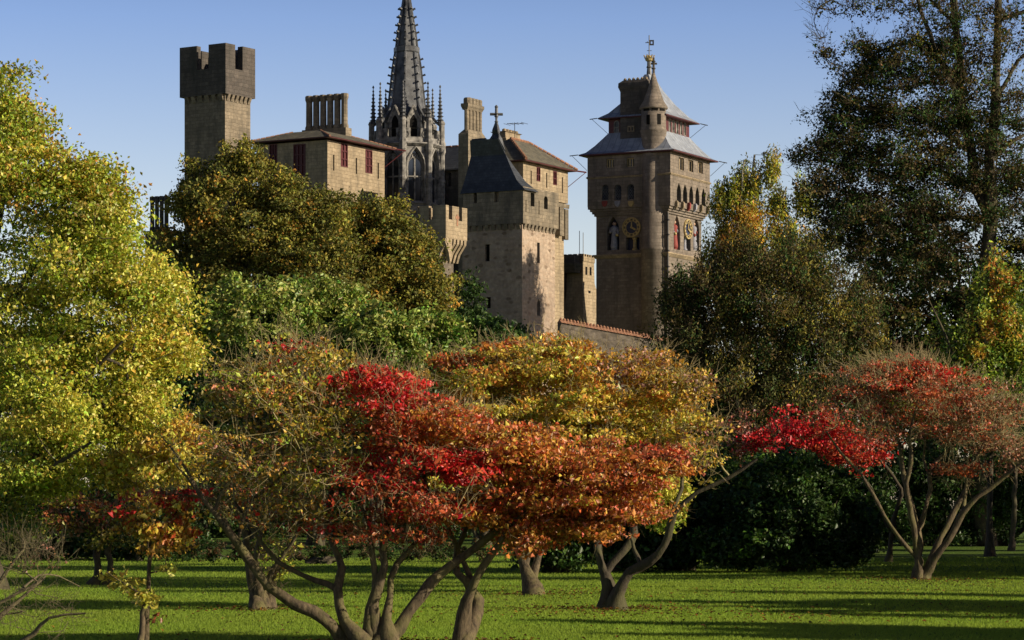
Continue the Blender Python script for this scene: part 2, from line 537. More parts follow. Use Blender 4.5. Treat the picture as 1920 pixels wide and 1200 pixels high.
def body(mb, b, x0, x1, y0, y1, z0, z1, holesR=(), holesL=(), depth=0.35, top=True, bottom=False):
    panel(mb, b.FR(y0), x0, x1, z0, z1, holesR, depth)
    panel(mb, b.FL(x0), y0, y1, z0, z1, holesL, depth)
    mb.add([(x1, y0, z0), (x1, y1, z0), (x1, y1, z1), (x1, y0, z1)], [(0, 1, 2, 3)])
    mb.add([(x0, y1, z0), (x1, y1, z0), (x1, y1, z1), (x0, y1, z1)], [(0, 1, 2, 3)])
    if top: mb.add([(x0, y0, z1), (x1, y0, z1), (x1, y1, z1), (x0, y1, z1)], [(0, 1, 2, 3)])
    if bottom: mb.add([(x0, y0, z0), (x1, y0, z0), (x1, y1, z0), (x0, y1, z0)], [(0, 1, 2, 3)])


def battlement(mb, x0, x1, y0, y1, zb, zn, zt, t=0.5, mr=(), ml=()):
    """hollow parapet: ring from zb to zn, merlons up to zt. mr / ml: merlon spans on right and left faces (mirrored on the back)"""
    mb.box(x0, x1, y0, y0 + t, zb, zn)
    mb.box(x0, x0 + t, y0 + t, y1, zb, zn)
    mb.box(x1 - t, x1, y0 + t, y1, zb, zn)
    mb.box(x0 + t, x1 - t, y1 - t, y1, zb, zn)
    mb.box(x0 + t, x1 - t, y0 + t, y1 - t, zb, zb + (zn - zb) * 0.4)
    for a, b_ in mr:
        mb.box(a, b_, y0, y0 + t, zn, zt)
        mb.box(max(a, x0 + t), min(b_, x1 - t), y1 - t, y1, zn, zt)
    for a, b_ in ml:
        mb.box(x0, x0 + t, max(a, y0 + t), b_, zn, zt)
        mb.box(x1 - t, x1, max(a, y0 + t), b_, zn, zt)


def corbels(mb, b, x0, x1, y0, y1, z0, z1, n_r, n_l, out=0.3):
    for i in range(n_r):
        a = x0 + (x1 - x0) * (i + 0.5) / n_r; w = (x1 - x0) / n_r * 0.28
        mb.rects([(a - w, a + w, y0 - 0.06, y0, z0), (a - w, a + w, y0 - out, y0, z1)])
    for i in range(n_l):
        a = y0 + (y1 - y0) * (i + 0.5) / n_l; w = (y1 - y0) / n_l * 0.28
        mb.rects([(x0 - 0.06, x0, a - w, a + w, z0), (x0 - out, x0, a - w, a + w, z1)])


def hip_roof(b, name, mat, x0, x1, y0, y1, ze, prof, parent, fascia=None, ft=0.18):
    """prof: (inset, rise) pairs from the eave up; fascia board under the eave"""
    mb = MB()
    mb.rects([(x0 + i, x1 - i, y0 + i, y1 - i, ze + h) for i, h in prof])
    o = mb.build(name, mat, parent)
    if fascia:
        f = MB(); f.rects([(x0 + 0.04, x1 - 0.04, y0 + 0.04, y1 - 0.04, ze - ft), (x0 + 0.04, x1 - 0.04, y0 + 0.04, y1 - 0.04, ze - 0.004)])
        f.build('fascia', fascia, o)
    return o


def flues(mb, b, n, along, x0, y0, pitch, r, z0, z1):
    for i in range(n):
        cx, cy = (x0, y0 + i * pitch) if along == 'y' else (x0 + i * pitch, y0)
        mb.lathe(cx, cy, [(r * 1.12, z0), (r * 1.12, z0 + 0.25), (r * 0.9, z0 + 0.4), (r * 0.86, z1 - 0.6), (r * 1.12, z1 - 0.35), (r * 1.12, z1 - 0.08), (r * 0.95, z1), (r * 0.62, z1), (r * 0.62, z1 - 0.5)], 8, R(22.5))


def slit(b, side, h, parent, off=0.0, depth=0.3):
    F = b.FR(off) if side == 'r' else b.FL(off)
    pb = MB(); pr = profile(h)
    pb.add([F.p(a, z, depth - 0.02) for a, z in pr], [tuple(range(len(pr)))])
    return pb.build('arrow_slit', M['dark'], parent)


# ================================================================== CASTLE
# ---- tall battlemented tower
b = Bld('battlemented_tower', 'tall square stone tower with battlemented head rising behind the leftmost chestnut', 'tower', 422, 250, 57)
Lu, Lv = b.xr(469.5), b.yl(346)
zb, zt, zn = b.z(0, 0, 176), b.z(0, 0, 81.5), b.z(0, 0, 127)
e = 0.3
mb = MB(); body(mb, b, 0, Lu, 0, Lv, 0, zb); mb.build('wall', M['ashlar'], b.o)
mb = MB()
battlement(mb, -e, Lu + e, -e, Lv + e, zb, zn, zt, 0.55,
           [(-e, b.xr(441, -e)), (b.xr(455, -e), Lu + e)], [(-e, b.yl(391, -e)), (b.yl(369, -e), Lv + e)])
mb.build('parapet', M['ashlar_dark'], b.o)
mb = MB(); corbels(mb, b, 0, Lu, 0, Lv, zb - 0.55, zb - 0.004, 6, 6, e)
mb.build('corbel_table', M['ashlar'], b.o)

# ---- far chimney at the left
b = Bld('chimney_stack', 'small dark row of four chimney flues just above the trees left of the battlemented tower', 'chimney', 312, 256, 60)
mb = MB(); z0 = b.z(0, 0, 432); z1 = b.z(0, 0, 367)
mb.box(-0.35, 0.4, -0.35, 2.1, 0, z0)
flues(mb, b, 4, 'y', 0, 0, 0.52, 0.22, z0, z1)
mb.build('flues', M['ashlar_dark'], b.o)

# ---- guest tower
b = Bld('guest_tower', 'square stone tower house with low tiled roof and maroon shutters beside the spire', 'building', 614, 246, 60)
Lu, Lv = b.xr(721), b.yl(486)
ze = b.z(0, 0, 262)
hR = [b.hr(639, 652, 269, 313), b.hr(685, 698, 281, 325)]
hL = [b.hl(550, 573, 270, 330), b.hl(505, 520, 270, 330)]
sR = [b.hr(624.5, 627, 290, 320), b.hr(667, 669.5, 296, 326), b.hr(708, 710.5, 305, 335)]
mb = MB(); body(mb, b, 0, Lu, 0, Lv, 0, ze, hR + sR, hL); mb.build('wall', M['ashlar_pale'], b.o)
for h in hR: window(b.FR(), h, b.o, M['maroon'], M['maroon'], 0.12, 1, 2, 0.09, 'shuttered_window')
for h in hL: window(b.FL(), h, b.o, M['maroon'], M['maroon'], 0.12, 2, 2, 0.09, 'shuttered_window')
for h in sR: slit(b, 'r', h, b.o)
rf = hip_roof(b, 'roof', M['tile'], -0.75, Lu + 0.75, -0.75, Lv + 0.75, ze + 0.2, [(0, 0), (0.3, 0.1), (2.1, .78), (2.9, 1.0)], b.o, M['maroon'], 0.08)
for (p, q) in (((-0.75, -0.75), (2.15, 2.15)), ((Lu + 0.75, -0.75), (Lu - 2.15, 2.15)), ((-0.75, Lv + 0.75), (2.15, Lv - 2.15))):
    mb = MB()
    for k in range(10):
        t0, t1 = k / 10, (k + 0.85) / 10
        mb.bar((p[0] + (q[0] - p[0]) * t0, p[1] + (q[1] - p[1]) * t0, ze + 0.24 + .96 * t0), (p[0] + (q[0] - p[0]) * t1, p[1] + (q[1] - p[1]) * t1, ze + 0.24 + .96 * t1), 0.09, 6)
    mb.build('ridge_tiles', M['terracotta'], rf)
mb = MB()
mb.bar((Lu + 0.7, -0.7, ze + 0.2), (Lu + 1.6, -1.2, ze + 0.12), 0.07); mb.bar((Lu + 0.02, -0.02, ze - 1.4), (Lu + 1.5, -1.15, ze + 0.1), 0.035)
mb.build('eave_bracket', M['maroon'], b.o)

# ---- six-flue chimney behind it
b = Bld('chimney_stack', 'row of six tall grey chimney flues standing behind the low tiled roof', 'chimney', 646, 254, 62)
mb = MB(); z0, z1 = b.z(0, 0, 240), b.z(0, 0, 175)
mb.box(-0.45, 0.55, -0.4, 4.15, 0, z0)
flues(mb, b, 6, 'y', 0.02, 0.02, 0.73, 0.33, z0, z1)
mb.build('flues', M['ashlar'], b.o)

# ---- spire tower
SD = 263.0
cx0 = (762.5 - 960) * SD / S
pm = SD / S                                    # metres per photo pixel here
so = empty('spire_tower', (cx0, SD, 0))
tag(so, 'octagonal gothic tower with traceried windows, pinnacles and a tall pale crocketed spire', 'tower')
zz = lambda py: CZ + (HY - py) * pm
RB = 64 * pm
PH = [R(-4 + 45 * k) for k in range(8)]
vx = lambda r, k: (r * math.sin(PH[k % 8]), -r * math.cos(PH[k % 8]))
wall = MB(); sill = MB(); para = MB()
winfaces = []
for k in range(8):
    A, B_ = vx(RB, k), vx(RB, k + 1)
    L_ = math.hypot(B_[0] - A[0], B_[1] - A[1])
    t = ((B_[0] - A[0]) / L_, (B_[1] - A[1]) / L_)
    F = Face(A, t, (-t[1], t[0]))
    h = (L_ * 0.19, L_ * 0.81, zz(384), zz(284), 'pointed')
    panel(wall, F, 0, L_, 0, zz(279), [h], 0.45)
    winfaces.append((F, h, L_))
    # blind panels and merlons above the cornice
    h2 = (L_ * 0.37, L_ * 0.63, zz(266), zz(245), 'rect')
    panel(para, F, 0, L_, zz(275), zz(247), [(L_ * 0.30, L_ * 0.70, zz(263.5), zz(247), 'rect')], 0.3)
    F2 = Face((A[0] + 0.3 * F.n[0], A[1] + 0.3 * F.n[1]), t, F.n)
    panel(para, F2, 0.1, L_ - 0.1, zz(275), zz(247), [(L_ * 0.30, L_ * 0.70, zz(263.5), zz(247), 'rect')], 0.02)
    for (a0, a1) in ((0, L_ * 0.30), (L_ * 0.70, L_)):
        para.add([F.p(a0, zz(247)), F.p(a1, zz(247)), F.p(a1, zz(247), 0.3), F.p(a0, zz(247), 0.3)], [(0, 1, 2, 3)])
    # quatrefoil roundels on the parapet panels and a sill course with blind panel
    for a in (L_ * 0.15, L_ * 0.85):
        for i in range(8):
            p_, q_ = 6.2832 * i / 8, 6.2832 * (i + 1) / 8
            para.bar(F.p(a + 0.2 * math.cos(p_), zz(259) + 0.28 * math.sin(p_), -0.04), F.p(a + 0.2 * math.cos(q_), zz(259) + 0.28 * math.sin(q_), -0.04), 0.045, 4)
    # hood mould over the window
    pr = profile((h[0] - 0.13, h[1] + 0.13, h[2], h[3] + 0.1, 'pointed'), 10)
    for i in range(len(pr) - 1):
        sill.bar(F.p(*pr[i], -0.05), F.p(*pr[i + 1], -0.05), 0.09, 5)
    sill.bar(F.p(0.05, zz(386), -0.05), F.p(L_ - 0.05, zz(386), -0.05), 0.12, 6)
    sill.bar(F.p(0.05, zz(404), -0.03), F.p(L_ - 0.05, zz(404), -0.03), 0.1, 6)
wall.build('lantern_wall', M['palestone'], so)
sill.build('moulding', M['palestone'], so)
para.build('parapet', M['palestone'], so)
for F, h, L_ in winfaces:
    window(F, h, so, M['palestone'], M['glass'], 0.4, 1, 1, 0.13, 'traceried_window', tracery=True)
mb = MB()
mb.lathe(0, 0, [(RB, zz(281)), (RB + 0.16, zz(279.5)), (RB + 0.4, zz(276)), (RB + 0.34, zz(274)), (RB + 0.02, zz(272.5))], 8, PH[0], cap=False)
mb.lathe(0, 0, [(RB - 0.4, zz(268)), (0.1, zz(266))], 8, PH[0])
mb.build('cornice', M['palestone'], so)
for k in range(8):                              # corner piers, pinnacles, flying arms
    p = vx(RB + 0.1, k)
    mb = MB()
    mb.lathe(p[0], p[1], [(0.30, 0), (0.30, zz(345)), (0.36, zz(343)), (0.36, zz(340)), (0.27, zz(337)), (0.27, zz(292)), (0.36, zz(287)), (0.36, zz(270)), (0.28, zz(266)), (0.26, zz(236)), (0.33, zz(233)), (0.22, zz(228))], 8, PH[k])
    mb.build('corner_pier', M['palestone'], so)
    p = vx(63 * pm, k)
    mb = MB()
    prof = [(0.22, zz(230))]
    ztip = zz(166)
    for j in range(9):
        f = j / 9.0; zc = zz(228) + (ztip - zz(228)) * f; r = 0.17 * (1 - f) + 0.03
        prof += [(r, zc), (r * 1.7 + 0.02, zc + 0.1), (r * 0.9, zc + 0.2)]
    prof += [(0.03, ztip), (0.11, ztip + 0.12), (0.02, ztip + 0.3)]
    mb.lathe(p[0], p[1], prof, 6, PH[k])
    mb.build('pinnacle', M['lead'], so)
    mb = MB()
    q = (p[0] * 0.52, p[1] * 0.52)
    prev = None
    for j in range(7):
        f = j / 6.0
        pt = (p[0] + (q[0] - p[0]) * f, p[1] + (q[1] - p[1]) * f, zz(236) + (zz(198) - zz(236)) * (f ** 1.25))
        if prev: mb.bar(prev, pt, 0.13, 5)
        prev = pt
    mb.build('flying_arm', M['lead'], so)
sp = MB()
prof = [(45, 268), (43, 246), (40.5, 224), (34, 196), (30, 160), (26.5, 128), (23, 106), (22.5, 100)]
sp.lathe(0, 0, [(r * pm, zz(y)) for r, y in prof], 8, PH[0])
sp.lathe(0, 0, [(r * pm, zz(y)) for r, y in [(22, 100), (24.5, 98), (24.5, 90), (22, 88)]], 8, PH[0])
sp.lathe(0, 0, [(r * pm, zz(y)) for r, y in [(19, 90), (16.5, 62), (11.5, 33), (10, 30), (6.5, 2), (2.0, -35), (1, -40)]], 8, PH[0])
spo = sp.build('spire', M['lead'], so)
full = [(45, 268), (43, 246), (40.5, 224), (34, 196), (30, 160), (26.5, 128), (23, 106), (20, 90), (16.5, 62), (11.5, 33), (6.5, 2), (2, -35)]
for k in range(8):                              # each edge: a roll with its crockets
    rib = MB()
    pts = [(*vx(r * pm + 0.02, k), zz(y)) for r, y in full]
    for i in range(len(pts) - 1):
        rib.bar(pts[i], pts[i + 1], 0.10, 5)
    for y in [187, 172, 157, 142, 127, 112, 76, 62, 48, 33, 18]:
        rr = np.interp(y, [f[1] for f in reversed(full)], [f[0] for f in reversed(full)]) * pm
        a, c_ = vx(rr, k), vx(rr + 0.36, k)
        rib.bar((*a, zz(y) - 0.05), (*c_, zz(y) + 0.08), 0.08, 5, 0.1)
    rib.build('spire_rib', M['lead'], spo)
for k in range(8):                              # gabled lucarnes at the foot of each face
    mb = MB()
    A = np.array(vx(46 * pm, k)); B_ = np.array(vx(46 * pm, k + 1)); m_ = (A + B_) / 2
    t = (B_ - A) / np.linalg.norm(B_ - A); n_ = m_ / np.linalg.norm(m_)
    w = 0.62
    P_ = lambda a, z, d: (m_[0] + t[0] * a + n_[0] * d, m_[1] + t[1] * a + n_[1] * d, z)
    zb_, zs_, zt_ = zz(262), zz(232), zz(205)
    fr = [(-w, zb_), (w, zb_), (w, zs_), (0, zt_), (-w, zs_)]
    vs = [P_(a, z, 0.12) for a, z in fr] + [P_(a, z, -0.9) for a, z in fr]
    mb.add(vs, [(0, 1, 2, 3, 4)] + [(i, (i + 1) % 5, 5 + (i + 1) % 5, 5 + i) for i in range(5)])
    for sgn in (-1, 1):
        mb.bar(P_(sgn * (w + 0.1), zs_ - 0.1, 0.15), P_(0, zt_ + 0.1, 0.15), 0.1, 5)
    lu = mb.build('lucarne', M['palestone'], so)
    d = MB(); d.add([P_(a, z, 0.135) for a, z in profile((-w * 0.55, w * 0.55, zb_, zs_ + 0.55, 'pointed'))], [tuple(range(13))])
    d.build('opening', M['dark'], lu)

# ---- link building between spire and central tower
b = Bld('link_building', 'shaded stone range with slate roof between the spire and the tall ribbed chimney', 'building', 905, 262, 60)
Lv = b.yl(725); ze = b.z(0, 0, 316)
hL = [b.hl(838, 846, 322, 350, 'round'), b.hl(742, 752, 330, 360, 'round')]
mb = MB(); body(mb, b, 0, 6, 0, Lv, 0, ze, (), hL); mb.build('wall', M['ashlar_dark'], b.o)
for h in hL: window(b.FL(), h, b.o, M['ashlar_dark'], M['glass'], 0.3, 1, 1)
mb = MB(); mb.rects([(-0.5, 6.5, -0.3, Lv + 0.3, ze), (-0.45, 6.45, -0.3, Lv + 0.3, ze + 0.12), (2.9, 3.1, 0, Lv, ze + 2.6)])
rf = mb.build('roof', M['slate'], b.o)
mb = MB()
for k in range(14): mb.bar((3, Lv * k / 14, ze + 2.62), (3, Lv * (k + 0.8) / 14, ze + 2.62), 0.14, 6)
mb.build('ridge_tiles', M['terracotta'], rf)

# ---- tall ribbed chimney
b = Bld('chimney_stack', 'tall stone chimney with four ribbed flues behind the steep slate roof', 'chimney', 878, 236.5, 60)
Lu, Lv = b.xr(910), b.yl(859.5)
zb_, z1 = b.z(0, 0, 250), b.z(0, 0, 181)
mb = MB()
mb.rects([(0, Lu, 0, Lv, 0), (0, Lu, 0, Lv, zb_), (0.3, Lu - 0.25, 0.2, Lv - 0.35, b.z(0, 0, 241))])
mb.build('base', M['ashlar'], b.o)
mb = MB()
x0, x1, y0, y1 = 0.32, Lu - 0.27, 0.22, Lv - 0.37
zl = b.z(0, 0, 240); zh = b.z(0, 0, 204)
mb.box(x0, x1, y0 + 0.12, y1, zl - 0.05, zh)
mb.rects([(x0 - .1, x1 + .1, y0, y1 + .1, zh), (x0 - .22, x1 + .22, y0 - .15, y1 + .2, zh + .3), (x0 - .22, x1 + .22, y0 - .15, y1 + .2, z1 - .5)])
for k in range(5):
    x = x0 + (x1 - x0) * k / 4
    mb.lathe(x, y0 + 0.14, [(0.2, zl - 0.3), (0.17, zl + .2), (0.17, zh)], 8)
for k in range(4):
    x = x0 + (x1 - x0) * (k + .5) / 4
    mb.lathe(x, (y0 + y1) / 2, [(0.36, z1 - .5), (0.36, z1 - .1), (.3, z1)], 8, R(22.5))
mb.build('flues', M['ashlar'], b.o)

# ---- back block with tiled roof and maroon windows
b = Bld('gabled_range', 'lit stone range with mossy tiled roof and two maroon windows behind the central tower', 'building', 981, 240, 62)
Lu, Lv = b.xr(1065), 5.2
ze = b.z(0, 0, 303); zc = b.z(Lu, 0, 382)
hR = [b.hr(1006, 1013, 313, 340), b.hr(1037, 1044, 321, 347)]
sR = [b.hr(995, 997, 320, 345), b.hr(1024, 1026, 324, 352), b.hr(1053.5, 1055.5, 332, 362)]
mb = MB(); body(mb, b, 0, Lu, 0, Lv, zc, ze, hR + sR, (), bottom=True)
body(mb, b, 0.25, Lu - 0.3, 0.25, Lv, 0, zc - 0.004, [b.hr(1052, 1056, 396, 420, 'round', 0.25)], (), top=False)
mb.build('wall', M['ashlar_pale'], b.o)
slit(b, 'r', b.hr(1052, 1056, 396, 420, 'round', 0.25), b.o, 0.25)
for h in hR: window(b.FR(), h, b.o, M['maroon'], M['maroon'], 0.12, 1, 1, 0.08, 'shuttered_window')
for h in sR: slit(b, 'r', h, b.o)
mb = MB(); mb.rects([(0.0, Lu + .02, -.1, 0, zc - .45), (0, Lu + .02, -.14, 0, zc - .1)])
mb.box(Lu - 2.0, Lu - 1.2, -.25, .2, b.z(Lu, 0, 445), zc - .5); mb.box(Lu - .6, Lu + .0, -.05, .2, b.z(Lu, 0, 450), zc - .5)
mb.build('string_course', M['ashlar'], b.o)
rf = hip_roof(b, 'roof', M['tile'], -0.6, Lu + 0.6, -0.6, Lv + 0.6, ze + .1, [(0, 0), (0.25, 0.15), (3.1, 2.25)], b.o, M['maroon'], 0.08)
for (p, q) in (((-0.6, -0.6), (2.5, 2.5)), ((2.5, 2.5), (Lu - 2.5, 2.5)), ((Lu + .6, -.6), (Lu - 2.5, 2.5))):
    hz = lambda pt: ze + .18 + 2.2 * min(1, (pt[0] + .6) / 3.1, (Lu + .6 - pt[0]) / 3.1)
    mb = MB()
    for k in range(11):
        t0, t1 = k / 11, (k + .85) / 11
        a_ = (p[0] + (q[0] - p[0]) * t0, p[1] + (q[1] - p[1]) * t0); c_ = (p[0] + (q[0] - p[0]) * t1, p[1] + (q[1] - p[1]) * t1)
        mb.bar((*a_, hz(a_)), (*c_, hz(c_)), 0.13, 6)
    mb.build('ridge_tiles', M['terracotta'], rf)
mb = MB(); mb.bar((Lu + .5, -.5, ze + .1), (Lu + 1.5, -1.0, ze + .05), .07); mb.bar((Lu, 0, ze - 1.3), (Lu + 1.4, -.95, ze), .03)
mb.build('eave_bracket', M['maroon'], b.o)
mb = MB(); ax, ay = 3.2, 2.5; az = ze + 2.3
mb.bar((ax, ay, az), (ax, ay, az + 1.5), .03); mb.bar((ax - .2, ay - 1, az + 1.35), (ax + .3, ay + .9, az + 1.5), .025)
for k in range(5): mb.bar((ax - .7, ay - 1 + .42 * k, az + 1.36), (ax + .5, ay - 1.0 + .42 * k, az + 1.36), .018, 4)
mb.build('aerial', M['iron'], b.o)

b = Bld('chimney_stack', 'short broad lit chimney with moulded cap right of the cross finial', 'chimney', 948, 246, 60)
Lu = b.xr(976.5); z1 = b.z(0, 0, 241)
mb = MB()
mb.rects([(0, Lu, 0, 1.4, 0), (0, Lu, 0, 1.4, z1 - 1.2), (-.12, Lu + .12, -.12, 1.5, z1 - 1.1), (-.12, Lu + .12, -.12, 1.5, z1 - .8), (.0, Lu, 0, 1.4, z1 - .75), (.05, Lu - .05, .05, 1.35, z1 - .3), (-.1, Lu + .1, -.1, 1.5, z1 - .2)])
for k in range(5):
    x = .3 + (Lu - .6) * k / 4
    mb.lathe(x, .3, [(.2, z1 - .2), (.2, z1 - .02), (.12, z1 + .05)], 7)
mb.build('stack', M['ashlar_pale'], b.o)

# ---- central tower
b = Bld('central_tower', 'square rubble tower with steep dark slate roof and cross finial', 'tower', 979, 230, 60)
Lu, Lv = b.xr(1040.5), b.yl(867)
zc, ze = b.z(0, 0, 419), b.z(0, 0, 357)
sR = [b.hr(1007, 1012, 455, 493), b.hr(1007, 1013, 560, 592, 'pointed')]
sL = [b.hl(909, 918, 458, 490), b.hl(911, 920, 557, 578)]
mb = MB(); body(mb, b, 0, Lu, 0, Lv, 0, zc, sR, sL); mb.build('wall', M['rubble'], b.o)
for h in sR: slit(b, 'r', h, b.o)
for h in sL: slit(b, 'l', h, b.o)
e = .22
hR = [b.hr(995, 1002, 362, 387, 'rect', -e), b.hr(1020, 1027, 368, 392, 'round', -e)]
hL = [b.hl(927, 935, 358, 379, 'rect', -e), b.hl(888, 894, 360, 381, 'rect', -e)]
s2 = [b.hr(985.5, 987, 375, 398, 'rect', -e), b.hr(1010, 1011.5, 376, 402, 'rect', -e)]
mb = MB(); body(mb, b, -e, Lu + e, -e, Lv - .2, zc, ze + .3, hR + s2, hL, .4, bottom=True, top=False)
mb.build('parapet', M['ashlar'], b.o)
for h in hR + s2: slit(b, 'r', h, b.o, -e, .4)
for h in hL[1:]: slit(b, 'l', h, b.o, -e, .4)
d = MB(); pr = profile(hL[0]); F = b.FL(-e); d.add([F.p(a, z, .38) for a, z in pr], [(0, 1, 2, 3)]); d.build('opening', M['ashlar_pale'], b.o)  # pale stone pane stands in for the sunlit inside seen through this slot
mb = MB(); corbels(mb, b, 0, Lu, 0, Lv - .3, zc - .42, zc - .004, 9, 9, e); mb.build('corbel_table', M['ashlar'], b.o)
o = .38
mb = MB()
X1 = b.xr(1008, -o)
rb = [(-o, X1, -o - .1, Lv, ze), (0.0, X1 - .35, .5, Lv - .12, ze + .85), (.35, X1 - .75, 1.25, Lv - .25, ze + 1.95), (.7, X1 - 1.15, 1.95, Lv - .38, ze + 3.1), (1.0, X1 - 1.5, 2.45, Lv - .5, b.z(1.0, 3, 262))]
mb.rects(rb)
rf = mb.build('roof', M['slate'], b.o)
mb = MB(); x0, x1, y0, y1, zr_ = rb[-1]
cxm = (x0 + x1) / 2
zr2 = b.z(cxm, 1.5, 228)
mb.rects([(x0 - .32, x1 + .36, y0 - .5, y0 + 1.0, zr_ - .98), (x0 - .05, x1 + .05, y0 - .06, y0 + .8, zr_ + .02), (cxm - .22, cxm + .22, y0 + .1, y0 + .6, zr_ + .7), (cxm - .09, cxm + .09, y0 + .22, y0 + .42, zr_ + 1.3)])
mb.build('lead_cap', M['lead'], rf)
mb = MB(); fy = y0 + .32
mb.lathe(cxm, fy, [(.11, zr_ + 1.3), (.17, zr_ + 1.4), (.09, zr_ + 1.5), (.11, zr_ + 1.75), (.18, zr_ + 1.8), (.14, zr_ + 1.9), (.12, zr_ + 2.5), (.16, zr_ + 2.6), (.04, zr_ + 2.75)], 8)
mb.bar((cxm - .3, fy + .42, zr_ + 2.0), (cxm + .3, fy - .42, zr_ + 2.0), .12, 6)
mb.bar((cxm - .4, fy - .28, zr_ + 2.0), (cxm + .4, fy + .28, zr_ + 2.0), .06, 6)
mb.build('finial', M['lead'], rf)
mb = MB()
for k in range(8): mb.bar((cxm, y0 + 1.3 + (y1 - y0 - 1.3) * k / 8, zr_ + .02), (cxm, y0 + 1.3 + (y1 - y0 - 1.3) * (k + .8) / 8, zr_ + .02), .15, 6)
mb.build('ridge_tiles', M['slate'], rf)

# ---- battlemented bastion at the foot of the spire
b = Bld('bastion', 'pale battlemented bastion on stone corbels at the foot of the spire', 'building', 836, 223, 60)
Lu, Lv = b.xr(876), b.yl(783)
zb, zn, zt = b.z(0, 0, 446), b.z(0, 0, 410), b.z(0, 0, 384)
mb = MB(); battlement(mb, 0, Lu, 0, Lv, zb, zn, zt, .4,
                      [(0, b.xr(841.5)), (b.xr(848), b.xr(860.5)), (b.xr(866.5), Lu)], [(0, b.yl(811)), (b.yl(804), b.yl(786)), (b.yl(784), Lv)])
mb.build('parapet', M['ashlar_pale'], b.o)
mb = MB()
for i in range(6):
    a = Lu * (i + .5) / 6
    mb.rects([(a - .13, a + .13, .75, 1.0, zb - 1.75), (a - .15, a + .15, .55, 1.0, zb - 1.1), (a - .16, a + .16, .02, 1.0, zb - .35), (a - .16, a + .16, .0, 1.0, zb - .004)])
for i in range(6):
    a = Lv * (i + .5) / 6
    mb.rects([(.75, 1.0, a - .13, a + .13, zb - 1.75), (.55, 1.0, a - .15, a + .15, zb - 1.1), (.02, 1, a - .16, a + .16, zb - .35), (.0, 1, a - .16, a + .16, zb - .004)])
mb.build('corbel_table', M['ashlar_pale'], b.o)
mb = MB(); body(mb, b, .9, Lu - .6, .9, Lv - .6, 0, zb - .004, top=False); mb.build('wall', M['greystone'], b.o)
h = b.hr(856, 858.5, 402, 424); F = b.FR()
mb = MB(); mb.box(h[0], h[1], -.03, .05, h[2], h[3]); mb.box(h[0] - .16, h[1] + .16, -.028, .05, (h[2] + h[3]) / 2 + .1, (h[2] + h[3]) / 2 + .3)
mb.build('red_cross', M['terracotta'], b.o)

# ---- small battered tower
b = Bld('battered_tower', 'small battered stone turret with flared foot left of the clock tower', 'tower', 1092, 262, 62)
Lu, Lv = b.xr(1114), 2.6
zt, zb = b.z(0, 0, 480), b.z(0, 0, 605)
mb = MB(); zf = b.z(0, 0, 534)
mb.rects([(-.75, Lu + .75, -.45, Lv + .5, 0), (-.62, Lu + .95, -.38, Lv + .5, zb), (-.1, Lu + .35, -.06, Lv + .1, zf - .3), (0, Lu + .1, 0, Lv, zf + .3), (0, Lu, 0, Lv, zt - .5), (-.05, Lu + .05, -.05, Lv + .05, zt - .45), (-.05, Lu + .05, -.05, Lv + .05, zt)])
mb.build('wall', M['ashlar_pale'], b.o)
mb = MB()
for k in range(5):
    a = Lu * (k + .5) / 5; mb.box(a - .12, a + .12, -.05, .3, zt, zt + .22)
    a = Lv * (k + .5) / 5; mb.box(-.05, .3, a - .15, a + .15, zt, zt + .22)
mb.build('battlements', M['ashlar_pale'], b.o)
for (p0, p1, q0, q1) in ((1097.5, 1100.5, 500, 515), (1105.5, 1108.5, 501, 516), (1101.5, 1105.5, 545, 557)):
    h = b.hr(p0, p1, q0, q1); mb = MB(); dd = -.04 if q0 < 530 else -.1
    mb.box(h[0], h[1], dd, .1, h[2], h[3]); mb.build('arrow_slit', M['dark'], b.o)
mb = MB()
mb.rects([(-1.2, -.06, .2, 2.3, b.z(0, 0, 512)), (-1.7, -.06, .0, 2.5, b.z(0, 0, 497)), (-1.7, -.06, 0, 2.5, b.z(0, 0, 494)), (-1.3, -.06, .2, 2.3, b.z(0, 0, 493)), (-1.3, -.06, .2, 2.3, b.z(0, 0, 479))])
mb.build('side_turret', M['ashlar_dark'], b.o)
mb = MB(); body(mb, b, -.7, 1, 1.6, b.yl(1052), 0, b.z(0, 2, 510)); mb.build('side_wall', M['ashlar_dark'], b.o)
mb = MB(); mb.bar((.2, .4, zt), (.2, .4, b.z(0, 0, 432)), .03); mb.bar((.95, .4, zt), (.95, .4, b.z(0, 0, 434)), .03)
mb.build('mast', M['palestone'], b.o)

# ---- curtain wall
b = Bld('curtain_wall', 'low grey rubble wall with terracotta coping in front of the clock tower', 'wall', 1052, 224, 22)
Lw = b.xr(1262)
mb = MB()
za, zc_ = b.z(0, 0, 605), b.z(Lw, 0, 644)
mb.add([(0, 0, 0), (Lw, 0, 0), (Lw, 0, zc_), (0, 0, za), (0, .7, 0), (Lw, .7, 0), (Lw, .7, zc_), (0, .7, za)], [(0, 1, 2, 3), (4, 5, 6, 7), (3, 2, 6, 7), (0, 3, 7, 4), (1, 2, 6, 5)])
mb.build('wall', M['greystone'], b.o)
mb = MB()
n = 34
for k in range(n):
    t0, t1 = k / n, (k + .9) / n
    a_, c_ = Lw * t0, Lw * t1
    za_, zb_ = za + (zc_ - za) * t0, za + (zc_ - za) * t1
    mb.rings([[(x, -.12, z_ + .002), (x, .35, z_ + .28), (x, .82, z_ + .002)] for x, z_ in ((a_, za_), (c_, zb_))])
    mb.lathe((a_ + c_) / 2, .35, [(.1, za_ + .2), (.13, za_ + .3), (.05, za_ + .42)], 6)
mb.build('coping', M['terracotta'], b.o)


